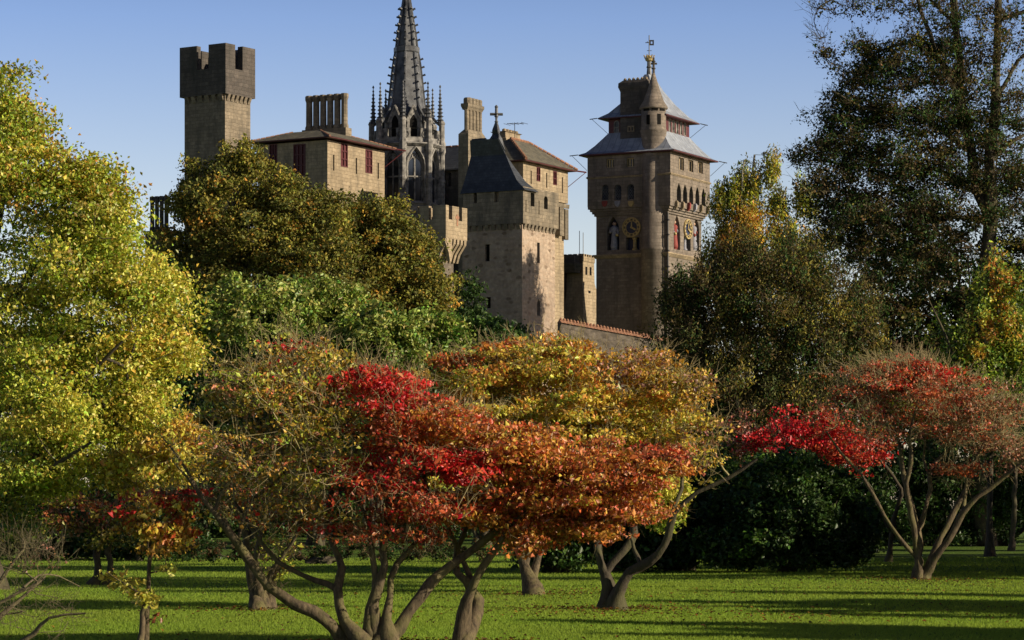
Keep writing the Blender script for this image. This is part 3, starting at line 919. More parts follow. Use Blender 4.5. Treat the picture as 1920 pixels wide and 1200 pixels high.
# ---- clock tower
b = Bld('clock_tower', 'tall stone clock tower with two stacked lead roofs, round stair turret and painted statues', 'tower', 1257, 250, 63)
Lu, Lv = b.xr(1331), b.yl(1101.5)
e = .58
zs1 = b.z(0, 0, 386)                 # underside of the overhanging upper storeys
ze = b.z(0, 0, 286)                  # lower eave
# openings
lo_hL = [b.hl(1138, 1161, 406, 469, 'pointed', e), b.hl(1174, 1199, 445, 469, 'rect', e)]
lo_hR = [b.hr(1263.5, 1275, 403, 468, 'pointed', e), b.hr(1282, 1295, 444, 470, 'rect', e), b.hr(1300, 1311, 407, 470, 'pointed', e)]
mb = MB(); body(mb, b, e, Lu - e, e, Lv - e, 0, zs1, lo_hR, lo_hL, .7, top=False)
mb.build('wall', M['clockstone'], b.o)
up_hL = [b.hl(1128, 1141, 346, 375, 'round'), b.hl(1152, 1165, 346, 375, 'round'), b.hl(1176, 1189, 345, 374, 'round'),
         b.hl(1137, 1151, 298, 314), b.hl(1175, 1189, 296.5, 312.5)]
up_hR = [b.hr(1269 + 11.6 * k, 1277 + 11.4 * k, 342.5 + 2.6 * k, 379 + 1.8 * k, 'pointed') for k in range(5)]
tp_hR = [b.hr(1273, 1282.5, 296, 319), b.hr(1290.5, 1300, 300, 322), b.hr(1308.5, 1318, 304, 325)]
mb = MB(); body(mb, b, 0, Lu, 0, Lv, zs1 + .25, ze + .2, up_hR + tp_hR, up_hL, .45, bottom=True)
# stepped corbelling under the overhang
for k in range(4):
    q = e - .14 * (k + 1)
    mb.box(q, Lu - q, q, Lv - q, zs1 - .55 + .2 * k, zs1 - .354 + .2 * k)
mb.build('upper_wall', M['clockstone'], b.o)
for h in up_hL[:3]: window(b.FL(), h, b.o, M['lead'], M['blue'], .3, 0, 0, .05, 'lattice_window', lattice=True)
for h in up_hL[3:]: window(b.FL(), h, b.o, M['gold'], M['glass'], .3, 2, 0, .1, 'window', fw=.05)
for h in tp_hR: window(b.FR(), h, b.o, M['ashlar_pale'], M['glass'], .3, 1, 0, .16, 'window', fw=.07)
for h in up_hR:
    pb = MB(); pr = profile(h); F = b.FR(); pb.add([F.p(a, z, .43) for a, z in pr], [tuple(range(len(pr)))]); pb.build('arcade_opening', M['dark'], b.o)
mb = MB()
for zq in (b.z(0, 0, 322.5), b.z(0, 0, 390)):
    oo = .12 if zq > zs1 else -.46
    t_ = .22
    x0, x1, y0, y1 = -oo, Lu + oo, -oo, Lv + oo
    mb.rects([(x0 + .1, x1 - .1, y0 + .1, y1 - .1, zq - t_), (x0, x1, y0, y1, zq - t_ / 2), (x0 + .1, x1 - .1, y0 + .1, y1 - .1, zq)])
zq = b.z(0, 0, 471)
mb.rects([(e - .05, Lu - e + .05, e - .05, Lv - e + .05, zq - .35), (e - .25, Lu - e + .25, e - .25, Lv - e + .25, zq - .1), (e - .25, Lu - e + .25, e - .25, Lv - e + .25, zq)])
mb.build('string_course', M['ashlar_pale'], b.o)
# shields and corbel heads under arcade
for k, h in enumerate(up_hR):
    for side in ((0,) if k < 4 else (0, 1)):
        a = h[0] - .3 if side == 0 else h[1] + .3
        mb = MB(); zq = h[2] - .15
        mb.rects([(a - .08, a + .08, -.05, .05, zq - .55), (a - .13, a + .13, -.25, .05, zq - .3), (a - .15, a + .15, -.28, .05, zq + .05), (a - .08, a + .08, -.2, .05, zq + .2)])
        mb.build('corbel_figure', M['robe_red'] if k in (2,) else (M['robe_white'] if k == 3 else M['ashlar_pale']), b.o)
for k, (pxc, m_) in enumerate(((1134, 'robe_red'), (1158, 'robe_white'), (1183.5, 'gold'))):
    h = b.hl(pxc - 5, pxc + 5, 377, 388); mb = MB(); c_ = (h[0] + h[1]) / 2; w = (h[1] - h[0]) / 2
    pts = [(c_ - w, h[3]), (c_ + w, h[3]), (c_ + w, h[2] + .3), (c_ + w * .6, h[2] + .08), (c_, h[2]), (c_ - w * .6, h[2] + .08), (c_ - w, h[2] + .3)]
    F = b.FL(); mb.rings([[F.p(a, z, -.1) for a, z in pts], [F.p(a, z, .1) for a, z in pts]])
    mb.build('shield', M[m_], b.o)
# string of small lights of stone at the corner: rainwater pipe
mb = MB(); mb.bar((e - .12, e - .12, b.z(0, 0, 600)), (e - .12, e - .12, zs1 - .5), .1, 8)
for y in (412, 440, 470, 500): mb.box(e - .26, e + .02, e - .26, e + .02, b.z(0, 0, y), b.z(0, 0, y) + .12)
mb.build('rainwater_pipe', M['iron'], b.o)


def clock(F, a, z, r):
    N = 40
    ring = lambda rr, d: [F.p(a + rr * math.cos(6.2832 * i / N), z + rr * math.sin(6.2832 * i / N), d) for i in range(N)]
    mb = MB(); mb.rings([ring(r * 1.02, .2), ring(r * 1.02, -.04)])
    c = mb.build('clock_face', M['blue'], b.o)
    mb = MB(); n0 = len(mb.v)
    mb.rings([ring(r * .98, -.045), ring(r * .98, -.1), ring(r * .66, -.1), ring(r * .66, -.045)], False, False)
    mb.rings([ring(r * 1.1, .1), ring(r * 1.1, -.14), ring(r * 1.0, -.14), ring(r * 1.0, -.03)], False, False)
    mb.build('chapter_ring', M['gold'], c)
    for k in range(12):
        mb = MB()
        th = 6.2832 * k / 12; u = (math.cos(th), math.sin(th)); v = (-u[1], u[0])
        for off in ((-.045, .045) if k % 3 else (-.07, 0, .07)):
            q = [(r * .72, off - .022), (r * .92, off - .026), (r * .92, off + .026), (r * .72, off + .022)]
            mb.rings([[F.p(a + u[0] * m_ + v[0] * w_, z + u[1] * m_ + v[1] * w_, d) for m_, w_ in q] for d in (-.09, -.125)])
        mb.build('numeral', M['iron'], c)
    for hname, th, ln, wd in (('minute_hand', 90, .66, .055), ('hour_hand', -30, .62, .085)):
        th = R(th) if F.t[0] else R(180 - th)
        mb = MB(); u = (math.cos(th), math.sin(th)); v = (-u[1], u[0])
        q = [(-.12 * r, -wd), (-.12 * r, wd), (ln * r * .8, wd * .9), (ln * r, 0), (ln * r * .8, -wd * .9)]
        mb.rings([[F.p(a + u[0] * m_ + v[0] * w_, z + u[1] * m_ + v[1] * w_, d) for m_, w_ in q] for d in ((-.06, -.13) if hname[0] == 'm' else (-.05, -.15))])
        mb.build(hname, M['gold'], c)


h = b.hl(1168, 1202, 408, 442, 'rect', e)
clock(b.FL(e), (h[0] + h[1]) / 2, b.z(e, 2.5, 425), .8)
h = b.hr(1282, 1295.5, 408, 442, 'rect', e)
clock(b.FR(e), (h[0] + h[1]) / 2, b.z(3, e, 426), .8)


def statue(F, h, mat, robe2, hold):
    a, z0, hh = (h[0] + h[1]) / 2, h[2] + .1, (h[3] - h[2]) * .82
    c = F.p(a, 0, .28)
    mb = MB()
    sq = [(.20, 0), (.23, .1), (.19, .3), (.17, .5), (.145, .62), (.19, .7), (.2, .78), (.15, .83), (.06, .85), (.06, .87)]
    mb.lathe(c[0], c[1], [(.3, z0 - .1), (.3, z0 - .005)], 8)
    mb.lathe(c[0], c[1], [(r * hh * .62, z0 + f * hh) for r, f in sq], 14)
    mb.cur = 1
    mb.lathe(c[0], c[1], [(.02, z0 + hh * .86), (.065 * hh, z0 + hh * .89), (.075 * hh, z0 + hh * .93), (.06 * hh, z0 + hh * .97), (.01, z0 + hh)], 10)
    mb.cur = 2
    for sgn in (-1, 1):
        sh = F.p(a + sgn * .115 * hh, z0 + .78 * hh, .28); el = F.p(a + sgn * .17 * hh, z0 + .6 * hh, .2); ha = F.p(a + sgn * (.16 if sgn < 0 else .06) * hh, z0 + (.5 if sgn < 0 else .64) * hh, .03)
        mb.bar(sh, el, .055 * hh, 7, .048 * hh); mb.bar(el, ha, .048 * hh, 7, .03 * hh)
    ha = F.p(a - .16 * hh, z0 + .5 * hh, .0)
    mb.cur = 3
    mb.lathe(ha[0], ha[1], [(.02, ha[2] - .14), (.13, ha[2] - .07), (.16, ha[2] + .03), (.11, ha[2] + .12), (.02, ha[2] + .17)], 10)
    mb.build('statue', [mat, M['skin'], robe2, hold], b.o, smooth=True)
    pb = MB(); pr = profile(h); pb.add([F.p(x, z, .68) for x, z in pr], [tuple(range(len(pr)))]); pb.build('niche_back', M['blue'], b.o)


statue(b.FL(e), lo_hL[0], M['robe_white'], M['robe_white'], M['gold'])
statue(b.FR(e), lo_hR[0], M['robe_red'], M['robe_white'], M['gold'])
statue(b.FR(e), lo_hR[2], M['robe_white'], M['robe_red'], M['robe_red'])
for F, h in ((b.FL(e), lo_hL[1]), (b.FR(e), lo_hR[1])):
    pb = MB(); pr = profile(h); pb.add([F.p(x, z, .5) for x, z in pr], [tuple(range(len(pr)))]); pb.build('niche_back', M['blue'], b.o)
    a = h[0] + (h[1] - h[0]) * .4; c = F.p(a, 0, .2); mb = MB()
    mb.lathe(c[0], c[1], [(.26, h[2]), (.26, h[2] + .12), (.17, h[2] + .2), (.15, h[3] - .25), (.24, h[3] - .12), (.24, h[3] - .01)], 12)
    mb.build('niche_column', M['gold'] if F.t[1] else M['robe_white'], b.o, smooth=True)
# lower roof
o = .62
cU = (b.xr(1249, 1.3), 0)
ui = 1.55
zr1 = b.z(1.2, 1.2, 247)
rise = zr1 - ze
lower = hip_roof(b, 'lower_roof', M['leadroof'], -o, Lu + o, -o, Lv + o, ze + .2, [(0, 0), (.5, .22), (1.1, rise * .42), (1.7, rise * .8), (2.0, rise)], b.o, M['maroon'], .1)
# belvedere between the roofs
i = 1.4
z2 = b.z(i, i, 216)
wR = [b.hr(1253.5 + 7.0 * k, 1258 + 7.0 * k, 221 + 2.0 * k, 248 + 1.6 * k, 'round', i) for k in range(5)]
wL = [b.hl(1151, 1161, 226, 250, 'round', i), b.hl(1226 - 30, 1226 - 20, 224, 248, 'round', i)]
mb = MB(); body(mb, b, i, Lu - i, i, Lv - i, ze + .8, z2, wR, wL, .2, top=False)
mb.build('belvedere', M['maroon'], b.o)
for h in wR: window(b.FR(i), h, b.o, M['palestone'], M['palestone'], .12, 0, 0, .05, 'belvedere_window')
for h in wL: window(b.FL(i), h, b.o, M['palestone'], M['lead'], .12, 0, 1, .07, 'belvedere_window')
# upper roof
o2 = .75
zap = b.z(Lu / 2, Lv / 2, 141)
rs = zap - z2
x0, x1, y0, y1 = i - o2, Lu - i + o2, i - o2, Lv - i + o2
half = min(x1 - x0, y1 - y0) / 2
up = hip_roof(b, 'upper_roof', M['leadroof'], x0, x1, y0, y1, z2, [(0, 0), (half * .22, rs * .12), (half * .5, rs * .38), (half * .75, rs * .68), (half * .94, rs)], b.o, M['maroon'], .08)
mb = MB(); cxm, cym = Lu / 2, Lv / 2
mb.lathe(cxm, cym, [(.35, zap - .3), (.26, zap), (.2, zap + .6), (.27, zap + .7), (.2, zap + .8), (.2, zap + 1.2)], 8)
fin = mb.build('finial', M['lead'], b.o)
mb = MB()
mb.lathe(cxm, cym, [(.2, zap + 1.2), (.34, zap + 1.3), (.4, zap + 1.5), (.3, zap + 1.52), (.2, zap + 1.7), (.05, zap + 1.8)], 10)
for k in range(6):
    th = k * math.pi / 3; mb.bar((cxm + .34 * math.cos(th), cym + .34 * math.sin(th), zap + 1.45), (cxm + .46 * math.cos(th), cym + .46 * math.sin(th), zap + 1.78), .06, 5)
mb.build('gilt_crown', M['gold'], fin)
mb = MB(); zv = b.z(cxm, cym, 66)
mb.bar((cxm, cym, zap + 1.7), (cxm, cym, zv), .045, 6)
zf0, zf1 = b.z(cxm, cym, 85), b.z(cxm, cym, 75)
# banner of the vane: frame with pierced centre, set square to the view; plus pointer and cross arms
ux, uy = b.c, -b.s                               # world +x in local axes
V = lambda a, z: (cxm + ux * a, cym + uy * a, z)
for (a0, a1, q0, q1) in ((.03, .42, zf1 - .13, zf1), (.03, .42, zf0, zf0 + .13), (.29, .42, zf0 + .13, zf1 - .13), (.03, .14, zf0 + .13, zf1 - .13)):
    P8 = [V(a0, q0), V(a1, q0), V(a1, q1), V(a0, q1)]
    n_ = (b.s * .03, b.c * .03)
    mb.rings([[(p[0] + n_[0], p[1] + n_[1], p[2]) for p in P8], [(p[0] - n_[0], p[1] - n_[1], p[2]) for p in P8]])
mb.bar(V(-.34, (zf0 + zf1) / 2), V(.05, (zf0 + zf1) / 2), .035, 5); mb.bar(V(-.16, (zf0 + zf1) / 2), V(-.15, (zf0 + zf1) / 2 + .1), .05, 4)
mb.bar(V(-.2, b.z(cxm, cym, 95)), V(.22, b.z(cxm, cym, 95)), .025, 4)
mb.build('weather_vane', M['iron'], fin)
# corner tips of both eaves with thin struts
for (px_, py_, dx, dy, zq, base) in ((-o, Lv + o, -.55, .55, ze + .2, (0, Lv)), (Lu + o, -o, .55, -.55, ze + .2, (Lu, 0)), (x0, y1, -.5, .5, z2, (i, Lv - i)), (x1, y0, .5, -.5, z2, (Lu - i, i))):
    mb = MB(); mb.bar((px_, py_, zq), (px_ + dx, py_ + dy, zq - .12), .042, 5)
    mb.bar((base[0] + dx * .05, base[1] + dy * .05, zq - 1.35), (px_ + dx * .7, py_ + dy * .7, zq - .12), .02, 4)
    mb.build('eave_bracket', M['iron'], b.o)
# round stair turret with cone
tx, ty, tr = .72, b.yl(1225.5, .72), 25 * b.P[1] / S
zc0, zc1 = b.z(tx, ty, 204), b.z(tx, ty, 137)
mb = MB()
mb.lathe(tx, ty, [(tr * .93, 0), (tr * .93, b.z(tx, ty, 470)), (tr * 1.02, b.z(tx, ty, 468)), (tr * .93, b.z(tx, ty, 464)), (tr * .92, b.z(tx, ty, 290)), (tr * .8, b.z(tx, ty, 284)), (tr * .86, b.z(tx, ty, 270)), (tr * .97, b.z(tx, ty, 250)), (tr * .98, b.z(tx, ty, 248)), (tr * 1.04, b.z(tx, ty, 246)), (tr * .96, b.z(tx, ty, 243)), (tr * .94, b.z(tx, ty, 241)), (tr * .93, zc0)], 32)
tur = mb.build('stair_turret', M['clockstone'], b.o, smooth=True)
mb = MB(); mb.lathe(tx, ty, [(tr * .9, zc0 - .1), (tr * 1.08, zc0 - .02), (tr * 1.08, zc0 + .1), (tr * .78, b.z(tx, ty, 190)), (tr * .42, b.z(tx, ty, 165)), (.12, zc1)], 32)
cone = mb.build('cone_roof', M['clockstone'], tur, smooth=True)
mb = MB(); mb.lathe(tx, ty, [(.13, zc1 - .1), (.12, zc1 + .3), (.2, zc1 + .4), (.11, zc1 + .5), (.11, zc1 + .9), (.2, zc1 + 1.0), (.1, zc1 + 1.1), (.1, zc1 + 1.35)], 8)
mb.bar((tx - .25 * ux, ty - .25 * uy, zc1 + .82), (tx + .3 * ux, ty + .3 * uy, zc1 + .82), .09, 6)
mb.build('finial', M['ashlar_dark'], tur)
for ang_, y0_, y1_ in ((0.42, 216, 236), (-.5, 218, 236), (0.05, 205.5, 210), (.75, 205.5, 210), (-.7, 205.5, 210)):
    th = ang_ - R(27); mb = MB()
    c0 = Vector((tx + tr * .92 * math.sin(th - .0) * 1, ty - tr * .92 * math.cos(th), 0))
    # direction toward the camera in local axes is (-sin a, -cos a)
    dv = Vector((-b.s * math.cos(ang_) + b.c * math.sin(ang_), -b.c * math.cos(ang_) - b.s * math.sin(ang_), 0)); tv = Vector((-dv.y, dv.x, 0))
    cc = Vector((tx, ty, 0)) + dv * tr * .95; w = .16 if y1_ > 211 else .28
    P8 = [cc - tv * w, cc + tv * w]
    q0, q1 = b.z(tx, ty, y1_), b.z(tx, ty, y0_)
    pts = [(P8[0].x, P8[0].y, q0), (P8[1].x, P8[1].y, q0), (P8[1].x, P8[1].y, q1), (P8[0].x, P8[0].y, q1)]
    mb.rings([pts, [(p[0] - dv.x * .3, p[1] - dv.y * .3, p[2]) for p in pts]])
    mb.build('turret_opening', M['dark'], tur)
# chimney riding the left side of the roof
c0_, c1_ = b.yl(1213.5, .9), b.yl(1163, .9)
zq0, zq1 = ze + .6, b.z(.9, 3, 148)
mb = MB()
mb.rects([(.9, 2.6, c0_, c1_, zq0), (.9, 2.6, c0_, c1_, zq1 - 1.0), (.75, 2.75, c0_ - .15, c1_ + .15, zq1 - .6), (.75, 2.75, c0_ - .15, c1_ + .12, zq1 - .25), (.95, 2.5, c0_ + .05, c1_ - .25, zq1)])
ch = mb.build('chimney', M['ashlar_dark'], b.o)
mb = MB()
for k in range(6):
    y = c0_ + .2 + (c1_ - c0_ - .55) * k / 5
    mb.lathe(1.15, y, [(.14, zq1 - .05), (.16, zq1 + .1), (.05, zq1 + .22)], 6)
mb.build('chimney_pots', M['ashlar_pale'], ch)
h = b.hl(1177, 1190, 236, 247, 'rect', .9); mb = MB()
F = b.FL(.9)
for q0, q1 in ((h[0], h[0] + .1), ((h[0] + h[1]) / 2 - .05, (h[0] + h[1]) / 2 + .05), (h[1] - .1, h[1])):
    mb.box(.82, .95, q0, q1, h[2], h[3])
mb.box(.82, .95, h[0] + .1, h[1] - .1, h[3] - .1, h[3] - .003); mb.box(.82, .95, h[0] + .1, h[1] - .1, h[2] + .003, h[2] + .08)
mb.build('chimney_window', M['ashlar_pale'], ch)
mb = MB(); mb.bar((.85, 2.0, ze + 1), (.85, 2.0, zq1 - 1.1), .05, 6); mb.build('flue_pipe', M['lead'], ch)

# ================================================================== VEGETATION
def rand_unit(n):
    v = rng.normal(size=(n, 3))
    return v / np.linalg.norm(v, axis=1, keepdims=True)


def np_mesh(name, V, Q, mat, parent=None, col=None, smooth=False):
    me = bpy.data.meshes.new(name)
    n, k = Q.shape
    me.vertices.add(len(V)); me.vertices.foreach_set('co', V.astype(np.float32).ravel())
    me.loops.add(n * k); me.loops.foreach_set('vertex_index', Q.astype(np.int32).ravel())
    me.polygons.add(n); me.polygons.foreach_set('loop_start', np.arange(0, n * k, k, dtype=np.int32))
    if smooth: me.polygons.foreach_set('use_smooth', np.ones(n, dtype=bool))
    me.materials.append(mat)
    if col is not None:
        a = me.attributes.new('leaf_colour', 'FLOAT_COLOR', 'POINT')
        a.data.foreach_set('color', col.astype(np.float32).ravel())
    me.update(calc_edges=True)
    o = bpy.data.objects.new(name, me)
    COL.objects.link(o)
    if parent is not None: o.parent = parent
    return o


def leaf_mesh(name, C, size, cols, mat, parent, base, up=0.6, aspect=0.62, fold=0.18, droop=0.0):
    """one folded kite-shaped face pair per leaf"""
    n = len(C)
    C = C - np.array(base)
    nrm = rand_unit(n) + np.array([0, 0, up]); nrm /= np.linalg.norm(nrm, axis=1, keepdims=True)
    t = rand_unit(n) + np.array([0, 0, -droop]) * 2.0
    t -= (t * nrm).sum(1, keepdims=True) * nrm
    t /= np.linalg.norm(t, axis=1, keepdims=True) + 1e-9
    bb = np.cross(nrm, t)
    L_ = size[:, None]
    v0 = C - t * L_ * .5; v2 = C + t * L_ * .5 - nrm * L_ * .12
    v1 = C + bb * L_ * aspect * .5 + nrm * L_ * fold; v3 = C - bb * L_ * aspect * .5 + nrm * L_ * fold
    V = np.stack([v0, v1, v2, v3], 1).reshape(-1, 3)
    i = np.arange(n) * 4
    Q = np.stack([i, i + 1, i + 2, i, i + 2, i + 3], 1).reshape(-1, 3)
    col = np.repeat(np.concatenate([cols, np.ones((n, 1))], 1), 4, axis=0)
    return np_mesh(name, V, Q, mat, parent, col)


def prisms(segs, sides):
    """independent tapered prisms: segs rows ax ay az bx by bz ra rb"""
    a, b_, ra, rb = segs[:, 0:3], segs[:, 3:6], segs[:, 6:7], segs[:, 7:8]
    t = b_ - a; t /= np.linalg.norm(t, axis=1, keepdims=True) + 1e-9
    ref = np.where(np.abs(t[:, 2:3]) < .9, np.array([[0, 0, 1.0]]), np.array([[1.0, 0, 0]]))
    u = np.cross(t, ref); u /= np.linalg.norm(u, axis=1, keepdims=True) + 1e-9
    w = np.cross(t, u)
    b2 = b_ + t * rb * .35
    ang = 2 * math.pi * np.arange(sides) / sides
    off = u[:, None, :] * np.cos(ang)[None, :, None] + w[:, None, :] * np.sin(ang)[None, :, None]
    V = np.concatenate([a[:, None, :] + off * ra[:, None, :], b2[:, None, :] + off * rb[:, None, :]], 1)
    n = len(segs)
    i = (np.arange(n) * 2 * sides)[:, None]; k = np.arange(sides)[None, :]; k2 = (k + 1) % sides
    Q = np.stack([i + k, i + k2, i + sides + k2, i + sides + k], 2).reshape(-1, 4)
    return V.reshape(-1, 3), Q


def spline(P, step):
    """Catmull-Rom through rows x y z r"""
    P = np.asarray(P, float)
    if len(P) == 2: P = np.array([P[0], (P[0] + P[1]) / 2, P[1]])
    E = np.vstack([2 * P[0] - P[1], P, 2 * P[-1] - P[-2]])
    out = []
    for i in range(1, len(E) - 2):
        n = max(2, int(np.linalg.norm(E[i + 1, :3] - E[i, :3]) / step))
        for t in np.arange(n) / n:
            out.append(.5 * (2 * E[i] + (E[i + 1] - E[i - 1]) * t + (2 * E[i - 1] - 5 * E[i] + 4 * E[i + 1] - E[i + 2]) * t * t + (3 * E[i] - E[i - 1] - 3 * E[i + 1] + E[i + 2]) * t ** 3))
    out.append(P[-1])
    return np.array(out)


def tube(P, sides=9, rough=.13):
    n = len(P)
    t = np.gradient(P[:, :3], axis=0); t /= np.linalg.norm(t, axis=1, keepdims=True) + 1e-9
    u = np.zeros((n, 3)); ref = np.array([.3, 1, .2]); ref /= np.linalg.norm(ref)
    for i in range(n):
        x = ref - t[i] * ref.dot(t[i]); x /= np.linalg.norm(x) + 1e-9; u[i] = x; ref = x
    w = np.cross(t, u)
    ang = 2 * math.pi * np.arange(sides) / sides
    lump = 1 + rough * np.sin(np.arange(n)[:, None] * 1.3 + rng.uniform(0, 6) + 2 * ang[None, :]) + rng.normal(0, rough * .35, (n, sides))
    off = (u[:, None, :] * np.cos(ang)[None, :, None] + w[:, None, :] * np.sin(ang)[None, :, None]) * (P[:, 3][:, None] * lump)[:, :, None]
    V = (P[:, None, :3] + off).reshape(-1, 3)
    i = (np.arange(n - 1) * sides)[:, None]; k = np.arange(sides)[None, :]; k2 = (k + 1) % sides
    Q = np.stack([i + k, i + k2, i + sides + k2, i + sides + k], 2).reshape(-1, 4)
    return V, Q


def grow(limbs, T, rmin, step=.3, wig=.12, maxr=None):
    """join every target point to the nearest limb with curved, tapering branches"""
    nodes, par, fix = [], [], []
    for l in limbs:
        for p in l: nodes.append(p[:3]); par.append(-1); fix.append(p[3])
    nodes = np.array(nodes); n0 = len(nodes)
    if len(T) == 0: return np.zeros((0, 8))
    d0 = np.array([np.min(np.linalg.norm(nodes - t, axis=1)) for t in T])
    buf = np.zeros((n0 + len(T) * 4, 3)); buf[:n0] = nodes; cnt = n0
    for ti in np.argsort(d0):
        t = T[ti]
        dv = t - buf[:cnt]
        d = np.linalg.norm(dv, axis=1)
        cost = d + .55 * np.maximum(0, buf[:cnt, 2] - t[2]) - .1 * dv[:, 2]
        k = int(np.argmin(cost)); a = buf[k]; L_ = d[k]
        m = 1 if L_ < step else (2 if L_ < 2.5 * step else 4)
        mid = (a + t) / 2 + rng.normal(0, wig, 3) * L_ + np.array([0, 0, -.10 * L_])
        prev = k
        for j in range(1, m + 1):
            f = j / m
            q = (1 - f) ** 2 * a + 2 * f * (1 - f) * mid + f * f * t
            if j < m: q = q + rng.normal(0, .03, 3) * L_
            buf[cnt] = q; par.append(prev); prev = cnt; cnt += 1
            fix.append(0)
    c = np.zeros(cnt); par = np.array(par); fix = np.array(fix)
    isleaf = np.ones(cnt, bool); isleaf[par[n0:]] = False
    c[n0:][isleaf[n0:]] = 1
    for i in range(cnt - 1, n0 - 1, -1):
        if par[i] >= n0: c[par[i]] += c[i]
    r = rmin * np.maximum(c, 1) ** .5
    if maxr: r = np.minimum(r, maxr)
    idx = np.arange(n0, cnt); p = par[idx]
    rp = np.where(p >= n0, r[p], np.minimum(fix[p] * .8, r[idx] * 1.25))
    rp = np.maximum(np.minimum(rp, r[idx] * 1.6), r[idx])
    return np.concatenate([buf[p], buf[idx], rp[:, None], r[idx][:, None]], 1)


PAL = dict(chestnut=(.235, .225, .045), chestnutdark=(.12, .13, .035), salmon=(.58, .20, .10), rhodo=(.30, .33, .085), 
    crimson=(.45, .008, .02), red=(.62, .03, .03), orangered=(.56, .11, .04), rust=(.32, .09, .035), orange=(.62, .24, .05),
    gold=(.68, .45, .07), amber=(.50, .28, .05), yellow=(.68, .58, .10), lemon=(.62, .56, .10), olive=(.28, .245, .045), yellowgreen=(.40, .45, .055),
    lime=(.30, .40, .05), green=(.10, .19, .03), leafgreen=(.23, .31, .055), darkgreen=(.035, .07, .018), deepgreen=(.05, .095, .025), brown=(.16, .085, .04),
    brownolive=(.15, .12, .042), umber=(.09, .068, .034), pinkbrown=(.40, .20, .14), greygreen=(.14, .16, .055))


def pick(pal, n):
    """pal: list of (name, weight)"""
    names = [p[0] for p in pal]; w = np.array([p[1] for p in pal], float)
    return np.array([PAL[k] for k in names])[rng.choice(len(names), size=n, p=w / w.sum())]


def E(px, py, D, rx, ry, rd=None, n=40, pal=None, leaves=None):
    m = D / S
    return dict(c=at(px, py, D), r=np.array([rx * m, (rd if rd is not None else (rx + ry) / 2 * m), ry * m]), n=n, pal=pal, leaves=leaves)


